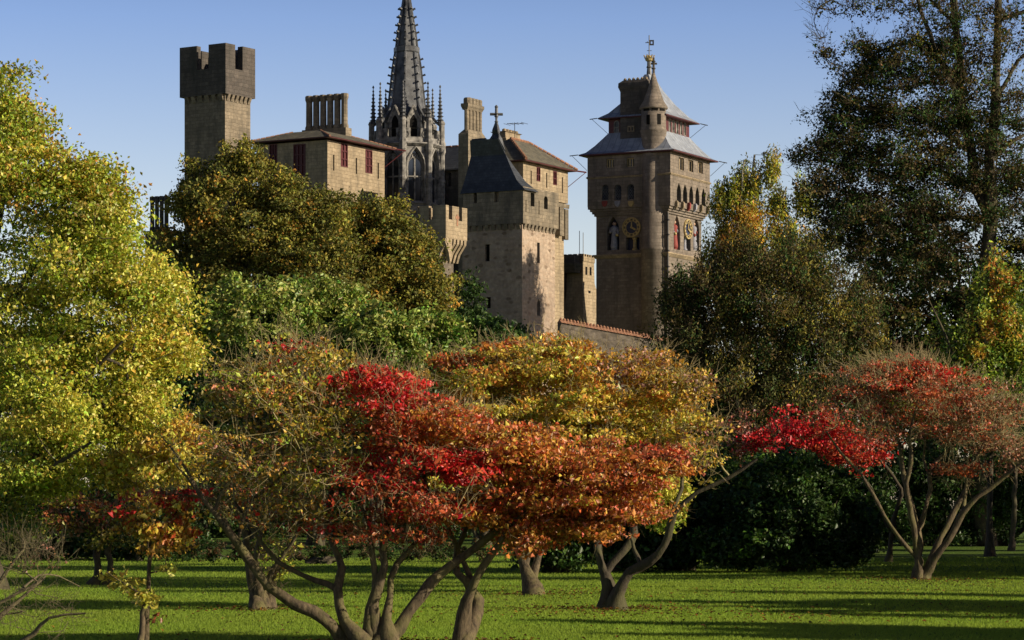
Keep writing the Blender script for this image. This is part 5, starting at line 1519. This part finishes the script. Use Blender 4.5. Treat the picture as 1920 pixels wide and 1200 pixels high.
for px, rx, ry, lab in ((330, 120, 330, 'tall dark evergreen mass glimpsed right of the yellow-green maple'), (150, 130, 300, 'tall dark evergreen mass behind the yellow-green maple'), (10, 120, 300, 'tall dark evergreen mass behind the left edge of the yellow-green maple'), (420, 110, 190, 'dark evergreen mass beyond the far lit strip of lawn, left end'), (620, 120, 190, 'dark evergreen mass beyond the far lit strip of lawn, middle'), (820, 110, 170, 'dark evergreen mass beyond the far lit strip of lawn, right end'), (1290, 110, 260, 'tall dark evergreen mass below the curtain wall and birch'), (1450, 110, 230, 'tall dark evergreen mass behind the dark olive-brown tree'), (1640, 120, 260, 'tall dark evergreen mass behind the crimson maple'), (1820, 120, 260, 'tall dark evergreen mass behind the right-hand pale-stemmed maple')):
    shrub('laurel_bush', lab, ((px - 960) * D / S, D, 0), D, [E(px, 900, D, rx, ry, 3.5, int(150 * max(1, ry / 110)), DG)], DG, .22, 110, .65, group='dark laurel bushes beyond the far lawn')

# ---- bright green rhododendrons below the castle
D = 132.0
RH = [('rhodo', 5), ('leafgreen', 4), ('green', 2)]
for px, py, rx, ry, dd, lab in ((470, 625, 110, 95, 0, 'bright green rhododendron mound beside the yellow-green maple'), (590, 600, 100, 85, 3, 'tallest bright green rhododendron mound below the chestnuts'), (700, 650, 90, 65, -2, 'bright green rhododendron mound directly above the red maple crown'), (800, 655, 80, 65, 2, 'green rhododendron mound below the pale bastion'), (905, 660, 90, 58, 4, 'darker green rhododendron mound at the foot of the central tower')):
    m = (D + dd) / S
    shrub('rhododendron', lab, ((px - 960) * m, D + dd, 0), D + dd, [E(px, py, D + dd, rx, ry, 2.4, 170, RH if px < 880 else [('green', 3), ('deepgreen', 4), ('darkgreen', 1)]), E(px + 10, py + 120, D + dd, rx, 130, 2.6, 90, DG)], RH, .20, 90, .5, group='rhododendrons below the castle')

# ---- horse chestnuts
D = 190.0
CH = [('chestnut', 6), ('chestnutdark', 5), ('olive', 2), ('amber', .7)]
def bigtree(name, label, px, D, ells, pal, leaf, nl, cs, trunk_r=.5, bark='bark_dark', top=None, lmat='leaf_dull', extra=(), **kw):
    c = np.array([e_['c'] for e_ in ells]); ztop = top or (c[:, 2].max())
    X = (px - 960) * D / S
    cx, cz = c[:, 0].mean(), c[:, 2].mean()
    limbs = [[(X, D, 0, trunk_r), (X * .8 + cx * .2, D, cz * .35, trunk_r * .8), (X * .5 + cx * .5, D, cz * .75, trunk_r * .6), (cx, D, (cz + ztop) / 2, trunk_r * .25)]]
    for e_ in ells[:14]:
        f = .45 + .25 * rng.random()
        s_ = np.array([X * (1 - f * .7) + cx * f * .7, D, cz * f])
        limbs.append([(*s_, trunk_r * .45), (*(s_ * .5 + e_['c'] * .5 + np.array([0, 0, -.06 * cz])), trunk_r * .3), (*e_['c'], trunk_r * .12)])
    limbs += list(extra)
    return plant(name, label, 'tree', (X, D, 0), limbs, ells, pal, leaf=leaf, nl=nl, cs=cs, bark=bark, lmat=lmat, **kw)


bigtree('horse_chestnut', 'bronze-green horse chestnut in front of the battlemented tower', 440, D,
        [E(455, 300, D, 42, 32, 1.8, 34, CH), E(405, 390, D, 75, 70, 3.0, 90, CH), E(545, 380, D, 75, 50, 3.0, 80, CH), E(385, 505, D, 62, 80, 3, 80, CH), E(480, 500, D, 110, 100, 4, 120, CH), E(610, 430, D, 55, 70, 3, 60, CH), E(590, 530, D, 90, 90, 3.5, 80, CH), E(480, 650, D, 150, 110, 4.5, 100, CH), E(375, 335, D, 30, 40, 1.8, 18, CH), E(322, 460, D, 26, 44, 1.8, 22, CH), E(338, 385, D, 16, 30, 1.4, 10, CH), E(470, 430, D - 1, 110, 90, 3.5, 110, CH), E(570, 470, D - 1, 90, 80, 3.2, 70, CH), E(500, 340, D, 55, 45, 2.4, 34, CH)],
        CH, .21, 95, .68, .55, group='horse chestnuts below the castle', rmin=.02, up=.5, shell=.55, flat=.65)
D = 196.0
bigtree('horse_chestnut', 'bronze-green horse chestnut in front of the spire tower', 740, D,
        [E(708, 405, D, 55, 45, 2.4, 60, CH), E(660, 470, D, 80, 80, 3.2, 90, CH), E(765, 480, D, 65, 60, 2.8, 80, CH), E(805, 545, D, 45, 60, 2.4, 60, CH), E(720, 560, D, 120, 80, 4, 110, CH), E(740, 660, D, 140, 80, 4, 80, CH), E(700, 500, D - 1, 110, 90, 3.5, 110, CH), E(640, 410, D, 55, 50, 2.4, 44, CH)],
        CH, .21, 95, .68, .5, group='horse chestnuts below the castle', rmin=.02, up=.5, shell=.55, flat=.65)
D = 205.0
bigtree('holm_oak', 'small dark green tree against the foot of the central tower', 885, D, [E(885, 560, D, 28, 50, 1.2, 26, DG), E(880, 620, D, 40, 50, 1.6, 30, DG), E(930, 640, D, 50, 26, 1.6, 24, DG)], DG, .22, 60, .55, .2, rmin=.015, shell=.4)

# ---- birch
D = 225.0
BI = [('yellowgreen', 5), ('olive', 3), ('greygreen', 3), ('gold', 2)]
plant('silver_birch', 'weeping pale green and gold birch right of the clock tower', 'tree', ((1400 - 960) * D / S, D, 0),
      [LP(D, [(1400, 995, 8), (1402, 700, 7), (1398, 500, 5), (1408, 380, 3.5), (1415, 290, 2)], 0), LP(D, [(1400, 560, 4), (1370, 450, 3), (1350, 370, 2), (1345, 340, 1.5)], 1.5), LP(D, [(1402, 520, 4), (1450, 420, 3), (1475, 350, 1.5)], -1), LP(D, [(1400, 470, 3), (1390, 360, 2), (1395, 300, 1.2)], -1), LP(D, [(1402, 560, 3), (1470, 470, 2), (1505, 360, 1.5), (1510, 330, 1)], 1)],
      [E(1405, 325, D, 26, 40, 1, 30, BI), E(1450, 310, D, 14, 38, .7, 16, BI), E(1380, 340, D, 20, 26, .8, 16, BI), E(1350, 365, D, 26, 30, 1.1, 24, BI), E(1395, 385, D, 40, 40, 1.6, 40, BI), E(1455, 380, D, 30, 45, 1.4, 30, BI), E(1510, 360, D, 22, 40, 1.2, 26, BI), E(1400, 415, D - 1.5, 26, 44, 1.2, 34, [('gold', 5), ('orange', 2), ('yellow', 2)]), E(1372, 440, D - 1.5, 22, 40, 1.2, 22, [('gold', 5), ('orange', 2)]), E(1422, 440, D - 1.5, 14, 34, 1, 14, [('gold', 5), ('amber', 1)]), E(1350, 440, D, 30, 50, 1.3, 26, BI), E(1440, 460, D, 60, 50, 2, 34, BI), E(1490, 440, D, 40, 50, 1.6, 24, BI), E(1336, 500, D, 26, 50, 1.2, 20, BI)],
      BI, leaf=.23, nl=80, cs=.45, flat=1.1, bark='bark_birch', rmin=.010, up=.1, aspect=.4, droop=.8, hang=1.3, lmat='leaf', shell=.25)

# ---- dark olive tree, centre right
D = 118.0
DO = [('brownolive', 6), ('umber', 3), ('deepgreen', 4), ('olive', 2), ('greygreen', 2)]
UPR = dict(up=.05, aspect=.42, droop=-.6, flat=1.3, shell=.55)
bigtree('field_maple', 'broad dark olive-brown tree in shade below the birch', 1440, D,
        [E(1395, 505, D, 45, 60, 1.6, 50, DO), E(1495, 500, D, 60, 55, 2, 60, DO), E(1360, 760, D, 110, 80, 2.4, 90, DO), E(1330, 560, D, 60, 60, 1.8, 60, DO), E(1440, 580, D, 110, 80, 3, 120, DO), E(1560, 590, D, 75, 80, 2.4, 90, DO), E(1320, 660, D, 80, 70, 2.4, 80, DO), E(1440, 700, D, 130, 90, 3.2, 120, DO), E(1570, 710, D, 90, 90, 2.6, 90, DO), E(1270, 590, D, 32, 60, 1.4, 34, DO), E(1430, 830, D, 180, 90, 3.5, 110, DO), E(1620, 640, D, 34, 60, 1.4, 30, DO)],
        DO, .125, 150, .45, .3, rag=.24, rmin=.010, twigs=2, tl=.8, tr=.008, **UPR)

# ---- tall tree at the right edge
D = 132.0
TR = [('brownolive', 3), ('umber', 5), ('deepgreen', 4), ('darkgreen', 4), ('olive', .5)]
X = (1850 - 960) * D / S
plant('tall_alder', 'very tall dark tree with twin trunks and lacy crown at the right edge', 'tree', (X, D, 0),
      [LP(D, [(1850, 1020, 20), (1848, 700, 18), (1852, 450, 15), (1852, 300, 12), (1862, 150, 9), (1872, 0, 7), (1880, -120, 4)], 0),
       LP(D, [(1848, 420, 13), (1828, 330, 11), (1812, 230, 10), (1802, 120, 9), (1788, 0, 7), (1780, -120, 4)], 1.0),
       LP(D, [(1812, 250, 6), (1790, 180, 5), (1750, 90, 5), (1722, 20, 4), (1715, -60, 3)], -.8), LP(D, [(1800, 160, 5), (1770, 110, 4), (1700, 80, 3), (1640, 100, 2), (1590, 130, 1.5)], 1.5),
       LP(D, [(1822, 300, 6), (1760, 240, 5), (1690, 210, 4), (1620, 200, 3), (1560, 170, 2)], -1.5), LP(D, [(1835, 380, 6), (1770, 330, 5), (1690, 310, 4), (1600, 310, 3), (1530, 300, 2)], 1.2), LP(D, [(1842, 400, 6), (1780, 400, 5), (1700, 400, 4), (1620, 420, 3)], -1.0),
       LP(D, [(1862, 180, 5), (1900, 120, 4), (1950, 80, 3)], .8), LP(D, [(1868, 40, 5), (1920, 20, 4), (1980, 0, 3)], -.5), LP(D, [(1855, 320, 6), (1900, 270, 4), (1960, 230, 3)], .6), LP(D, [(1790, 20, 4), (1700, -40, 3), (1600, -20, 2), (1540, 10, 1.5)], 0)],
      [E(1640, 130, D, 100, 50, 2, 80, TR), E(1740, 120, D, 90, 60, 2.2, 70, TR), E(1610, 210, D, 90, 50, 2, 80, TR), E(1730, 220, D, 110, 60, 2.4, 100, TR), E(1570, 290, D, 80, 45, 2, 70, TR), E(1690, 310, D, 120, 60, 2.6, 110, TR), E(1820, 280, D, 90, 90, 2.4, 80, TR), E(1560, 370, D, 70, 45, 2, 60, TR), E(1660, 400, D, 130, 60, 2.8, 120, TR), E(1800, 400, D, 120, 80, 2.6, 100, TR), E(1590, 450, D, 80, 50, 2, 60, TR), E(1900, 200, D, 60, 70, 2, 50, TR, 48), E(1910, 340, D, 70, 90, 2.2, 80, TR), E(1700, 490, D, 130, 60, 2.6, 80, TR), E(1570, 12, D, 60, 20, 1.2, 24, TR, 12), E(1660, 10, D, 60, 30, 1.4, 30, TR, 22), E(1800, 40, D, 110, 60, 2.2, 80, TR, 40), E(1900, 60, D, 60, 70, 2, 50, TR, 36), E(1820, 150, D, 60, 60, 2, 50, TR, 46), E(1540, 60, D, 20, 40, .8, 10, TR, 5), E(1760, -80, D, 160, 60, 2.5, 60, TR, 22), E(1900, 480, D, 60, 70, 2, 50, TR)],
      TR, leaf=.125, nl=85, cs=.52, flat=.62, jitter=.26, rag=.2, bark='bark_dark', rmin=.011, twigs=3, tl=1.0, tr=.010, up=.5, lmat='leaf_dull', shell=.3)

D = 146.0
bigtree('dark_oak', 'black-limbed dark oak standing behind the leafy upright shrub at right', 1755, D,
        [E(1700, 480, D, 90, 60, 2.2, 60, TR), E(1800, 520, D, 90, 70, 2.2, 60, TR), E(1640, 560, D, 70, 60, 2, 50, TR), E(1740, 600, D, 100, 70, 2.5, 80, TR), E(1700, 700, D, 110, 80, 2.6, 90, TR), E(1820, 640, D, 110, 90, 2.6, 90, TR), E(1900, 560, D, 70, 110, 2.2, 80, TR), E(1780, 800, D, 200, 90, 3.5, 120, DG)],
        TR, .19, 70, .55, .55, rmin=.014, up=.5, shell=.4, flat=.6)

# ---- upright leafy shrub catching the light
D = 102.0
UG = [('leafgreen', 4), ('lime', 4), ('green', 4), ('yellowgreen', 2)]
GO = [('lime', 3), ('gold', 3), ('orange', 2), ('leafgreen', 2)]
X = (1850 - 960) * D / S
plant('upright_hornbeam', 'upright leafy young tree with green and orange leaves at the right edge', 'tree', (X, D, 0),
      [LP(D, [(1850, 1042, 8), (1852, 860, 6), (1870, 700, 4.5), (1872, 580, 3), (1868, 490, 1.8)], 0), LP(D, [(1850, 880, 5), (1880, 740, 4), (1900, 600, 2.5), (1905, 520, 1.5)], .8), LP(D, [(1848, 860, 5), (1820, 740, 4), (1770, 620, 2.5), (1740, 560, 1.5)], -.8), LP(D, [(1850, 800, 4), (1840, 660, 3), (1820, 560, 2), (1815, 480, 1.4)], .6), LP(D, [(1846, 900, 4), (1780, 780, 3), (1720, 720, 2), (1700, 650, 1.5)], -1)],
      [E(1870, 540, D, 26, 70, .8, 30, GO, 44), E(1905, 570, D, 22, 60, .8, 26, UG, 40), E(1840, 560, D, 20, 60, .6, 20, UG, 36), E(1870, 640, D, 60, 60, 1.3, 60, GO, 60), E(1910, 670, D, 40, 70, 1.1, 46, UG, 64), E(1800, 660, D, 50, 60, 1.2, 30, UG, 36), E(1770, 620, D, 40, 60, 1.0, 20, UG, 22), E(1850, 720, D, 90, 55, 1.8, 76, UG, 70), E(1740, 700, D, 50, 50, 1.2, 26, UG, 26), E(1860, 820, D, 110, 60, 2, 60, DG, 60)],
      UG, leaf=.13, nl=50, cs=.3, flat=1.2, rmin=.008, twigs=2, tl=.5, tr=.007, up=.2, bark='bark_dark', shell=.3, lmat='leaf')

# ---- slim trunk at far right with the shade thicket
D = gy(1032)
bigtree('young_lime', 'slim straight dark trunk on the shaded lawn at the far right', 1898, D, [E(1900, 820, D, 60, 50, 1.6, 40, DG), E(1930, 760, D, 60, 50, 1.6, 30, DG)], DG, .16, 60, .4, .14, rmin=.01)
D = 128.0
for px, rx, ry, lab in ((1680, 90, 90, 'shaded evergreen thicket behind the crimson maple trunk'), (1800, 100, 100, 'shaded evergreen thicket behind the pale maple stems'), (1920, 100, 100, 'shaded evergreen thicket behind the slim straight trunk')):
    shrub('thicket', lab, ((px - 960) * D / S, D + 6, 0), D + 6, [E(px, 940, D + 6, rx, ry, 2.5, 130, DG)], DG, .17, 100, .5, group='evergreen thickets at the right')

# ---- neighbouring park trees just outside the frame on the sunny side
proto = bigtree('park_tree', 'tall leafy park tree standing beyond the right edge of the photo', 960, 40.0,
                [dict(c=np.array([0, 40, 10.]), r=np.array([4, 4, 3.5]), n=110, pal=TR, leaves=100), dict(c=np.array([1.5, 40, 14.]), r=np.array([3.4, 3.4, 3.]), n=90, pal=TR, leaves=100), dict(c=np.array([-1.5, 39, 17.]), r=np.array([3, 3, 3.]), n=70, pal=TR, leaves=100), dict(c=np.array([0, 40, 20.]), r=np.array([2.2, 2.2, 2.5]), n=50, pal=TR, leaves=100)],
                TR, .26, 50, .8, .4, rmin=.02)
proto['group'] = 'park trees beyond the right edge'
spots = [(44, 128, 1.1), (52, 140, 1.1), (42, 150, .85), (47, 163, .8), (38, 112, .75), (44, 98, .7), (32, 67, .46), (34, 71.5, .48), (33, 76, .48), (35, 80.5, .5), (34, 85, .5), (37, 90, .55), (23, 70, .34), (22, 74, .3), (24, 79, .36), (25, 84, .36), (26, 90, .4), (20, 44.5, .3), (22, 47.5, .3), (13, 49, .2), (27, 50, .42), (14.5, 37.5, .24), (17, 35, .27), (11, 39, .2), (10.5, 35.5, .17)]
for k, (x, y, s_) in enumerate(spots):
    o = proto if k == 0 else proto.copy()
    if k:
        COL.objects.link(o)
        for chd in list(proto.children):
            c = chd.copy(); COL.objects.link(c); c.parent = o
    o.location = (x, y, 0); o.scale = (s_, s_, s_); o.rotation_euler = (0, 0, k * 1.7)

hi_ = bigtree('shade_tree', 'unseen high-crowned tree added beyond the right edge to shade the lawn', 960, 40.0,
              [dict(c=np.array([0, 40, 11.5]), r=np.array([3.4, 3.4, 2.0]), n=110, pal=TR, leaves=90), dict(c=np.array([.8, 40, 14.]), r=np.array([2.8, 2.8, 2.]), n=80, pal=TR, leaves=90)],
              TR, .2, 90, .6, .3, rmin=.015, group='high-crowned shade trees added beyond the right edge')  # unseen trees added, crowns lifted so their shadow lands on the far lawn
for k, (x, y, s_) in enumerate([(24.5, 54.5, 1.14), (27, 69, 1.15)]):
    o = hi_ if k == 0 else hi_.copy()
    if k:
        COL.objects.link(o)
        for chd in list(hi_.children):
            c = chd.copy(); COL.objects.link(c); c.parent = o
    o.location = (x, y, 0); o.scale = (s_, s_, s_); o.rotation_euler = (0, 0, k * 1.3)

# unseen dense bushes added along the same side to shade the lawn
pb_ = shrub('shade_bush', 'unseen evergreen bush added beyond the right edge to shade the lawn', (0, 0, 0), 0, [dict(c=np.array([0, 0, 2.4]), r=np.array([2.2, 2.6, 2.4]), n=120, pal=DG, leaves=90)], DG, .17, 90, .4, group='shade bushes added beyond the right edge')
for k, (x, y, s_) in enumerate([(16.5, 69, 1.0), (18, 73.5, 1.1), (19, 78, 1.15), (20.5, 83, 1.2), (22, 88, 1.2), (23, 93, 1.25), (24, 98, 1.3), (11.2, 45.5, .6), (11.6, 49, .62), (9.6, 36.2, .5), (9.9, 39, .52)]):
    o = pb_ if k == 0 else pb_.copy()
    if k:
        COL.objects.link(o)
        for chd in list(pb_.children):
            c = chd.copy(); COL.objects.link(c); c.parent = o
    o.location = (x, y, 0); o.scale = (s_, s_, s_); o.rotation_euler = (0, 0, k * 2.1)

# ================================================================== GROUND
def lawnmat():
    m, nt, out = newmat('lawn_grass')
    L = nt.links
    tc = nd(nt, 'ShaderNodeTexCoord')
    n1 = noise(nt, tc.outputs['Object'], .35, 5, .6)
    n2 = noise(nt, tc.outputs['Object'], 9.0, 6, .75)
    n3 = noise(nt, tc.outputs['Object'], .9, 5, .7)
    base = mixcol(nt, ramp(nt, n1, .35, .65), (.085, .155, .022), (.13, .20, .03))
    base = mixcol(nt, ramp(nt, n2, .35, .7), base, (.05, .09, .014))
    base = mixcol(nt, ramp(nt, n3, .56, .72), base, (.13, .10, .035))
    p = nd(nt, 'ShaderNodeBsdfPrincipled'); L.new(base, p.inputs['Base Color']); p.inputs['Roughness'].default_value = .9; p.inputs['Specular IOR Level'].default_value = .1
    bp = nd(nt, 'ShaderNodeBump'); bp.inputs['Strength'].default_value = 1.0; bp.inputs['Distance'].default_value = .06
    L.new(n2, bp.inputs['Height']); L.new(bp.outputs[0], p.inputs['Normal'])
    L.new(p.outputs[0], out.inputs[0])
    return m


M['lawn'] = lawnmat()
xs = np.concatenate([np.linspace(-2500, -60, 16), np.linspace(-50, 50, 60), np.linspace(60, 2500, 16)])
ys = np.concatenate([np.linspace(-300, 15, 8), np.linspace(20, 190, 120), np.linspace(210, 5000, 20)])
GX, GY = np.meshgrid(xs, ys)


def gh(x, y):
    """gentle undulation of the lawn, always at or just under zero"""
    return -.04 + .035 * np.sin(x * .35 + y * .11) * np.sin(y * .23 + 1.0)


V = np.stack([GX, GY, np.where((np.abs(GX) < 55) & (GY < 200), gh(GX, GY), -.04)], 2).reshape(-1, 3)
nx, ny = len(xs), len(ys)
ii = (np.arange(ny - 1)[:, None] * nx + np.arange(nx - 1)[None, :]).ravel()
Q = np.stack([ii, ii + 1, ii + nx + 1, ii + nx], 1)
g = np_mesh('lawn', V, Q, M['lawn'], smooth=True)
tag(g, kind='structure')

# short grass blades over the part of the lawn the photo sees
n = 420000
yy = 33 / (1 - rng.random(n) * (1 - 33 / 100.0))
xx = (rng.random(n) * 2 - 1) * (yy * .185 + .6)
hgt = rng.uniform(.022, .05, n) * (yy / 45) ** .35
wid = .0075 * (yy / 40) ** .7
th = rng.random(n) * 6.2832
tu = np.stack([np.cos(th), np.sin(th), np.zeros(n)], 1)
P0 = np.stack([xx, yy, gh(xx, yy) - .005], 1)
tip = P0 + np.stack([rng.normal(0, .35, n) * hgt, rng.normal(0, .35, n) * hgt, hgt], 1)
V = np.stack([P0 - tu * wid[:, None], P0 + tu * wid[:, None], tip], 1).reshape(-1, 3)
Q = np.arange(3 * n).reshape(-1, 3)
patch = .5 + .5 * np.sin(xx * .9 + 1.7 * np.sin(yy * .31)) * np.sin(yy * .55 + 1.3 * np.sin(xx * .7))
gc = np.array([.26, .39, .05])[None, :] * (1 - .35 * patch[:, None]) + np.array([.32, .36, .06])[None, :] * (.35 * patch[:, None])
gc = gc * np.exp(rng.normal(0, .07, (n, 1)))
gr = np_mesh('grass', V, Q, M['grass'], None, np.repeat(np.concatenate([gc, np.ones((n, 1))], 1), 3, axis=0))
tag(gr, 'short mown grass blades covering the lawn', 'grass', kind='stuff')

# fallen leaves
n = 3600
cent = [(ground(690, 1205), .7, .6, 2), (ground(885, 1205), .6, .6, 1.5), (ground(1152, 1140), .7, .8, 1.5), (ground(488, 1141), .6, .7, 1), (ground(1008, 1112), .8, .9, 1.2), (ground(1735, 1088), .9, 1.1, 1.5), (ground(1735, 1092), 2.6, 3.2, 1.4), (ground(1250, 1150), 3.0, 2.0, 2.6), (ground(700, 1180), 3, 3, .5), (ground(1500, 1120), 6, 4, 1), (ground(500, 1150), 3, 3, .3), (ground(1000, 1110), 4, 3, 1)]
w = np.array([c[3] for c in cent], float)
ci = rng.choice(len(cent), n, p=w / w.sum())
cx = np.array([c[0][0] for c in cent])[ci]; cy = np.array([c[0][1] for c in cent])[ci]
xx = cx + rng.normal(0, 1, n) * np.array([c[1] for c in cent])[ci]; yy = cy + rng.normal(0, 1, n) * np.array([c[2] for c in cent])[ci]
C = np.stack([xx, yy, gh(xx, yy) + rng.uniform(.02, .06, n)], 1)
fl = leaf_mesh('fallen_leaves', C, rng.uniform(.04, .08, n), pick([('rust', 3), ('brown', 6), ('amber', 2), ('brownolive', 2)], n) * .7, M['leaf_dull'], None, (0, 0, 0), up=2.5)
tag(fl, 'brown and rust fallen leaves scattered over the lawn', 'leaves', kind='stuff')
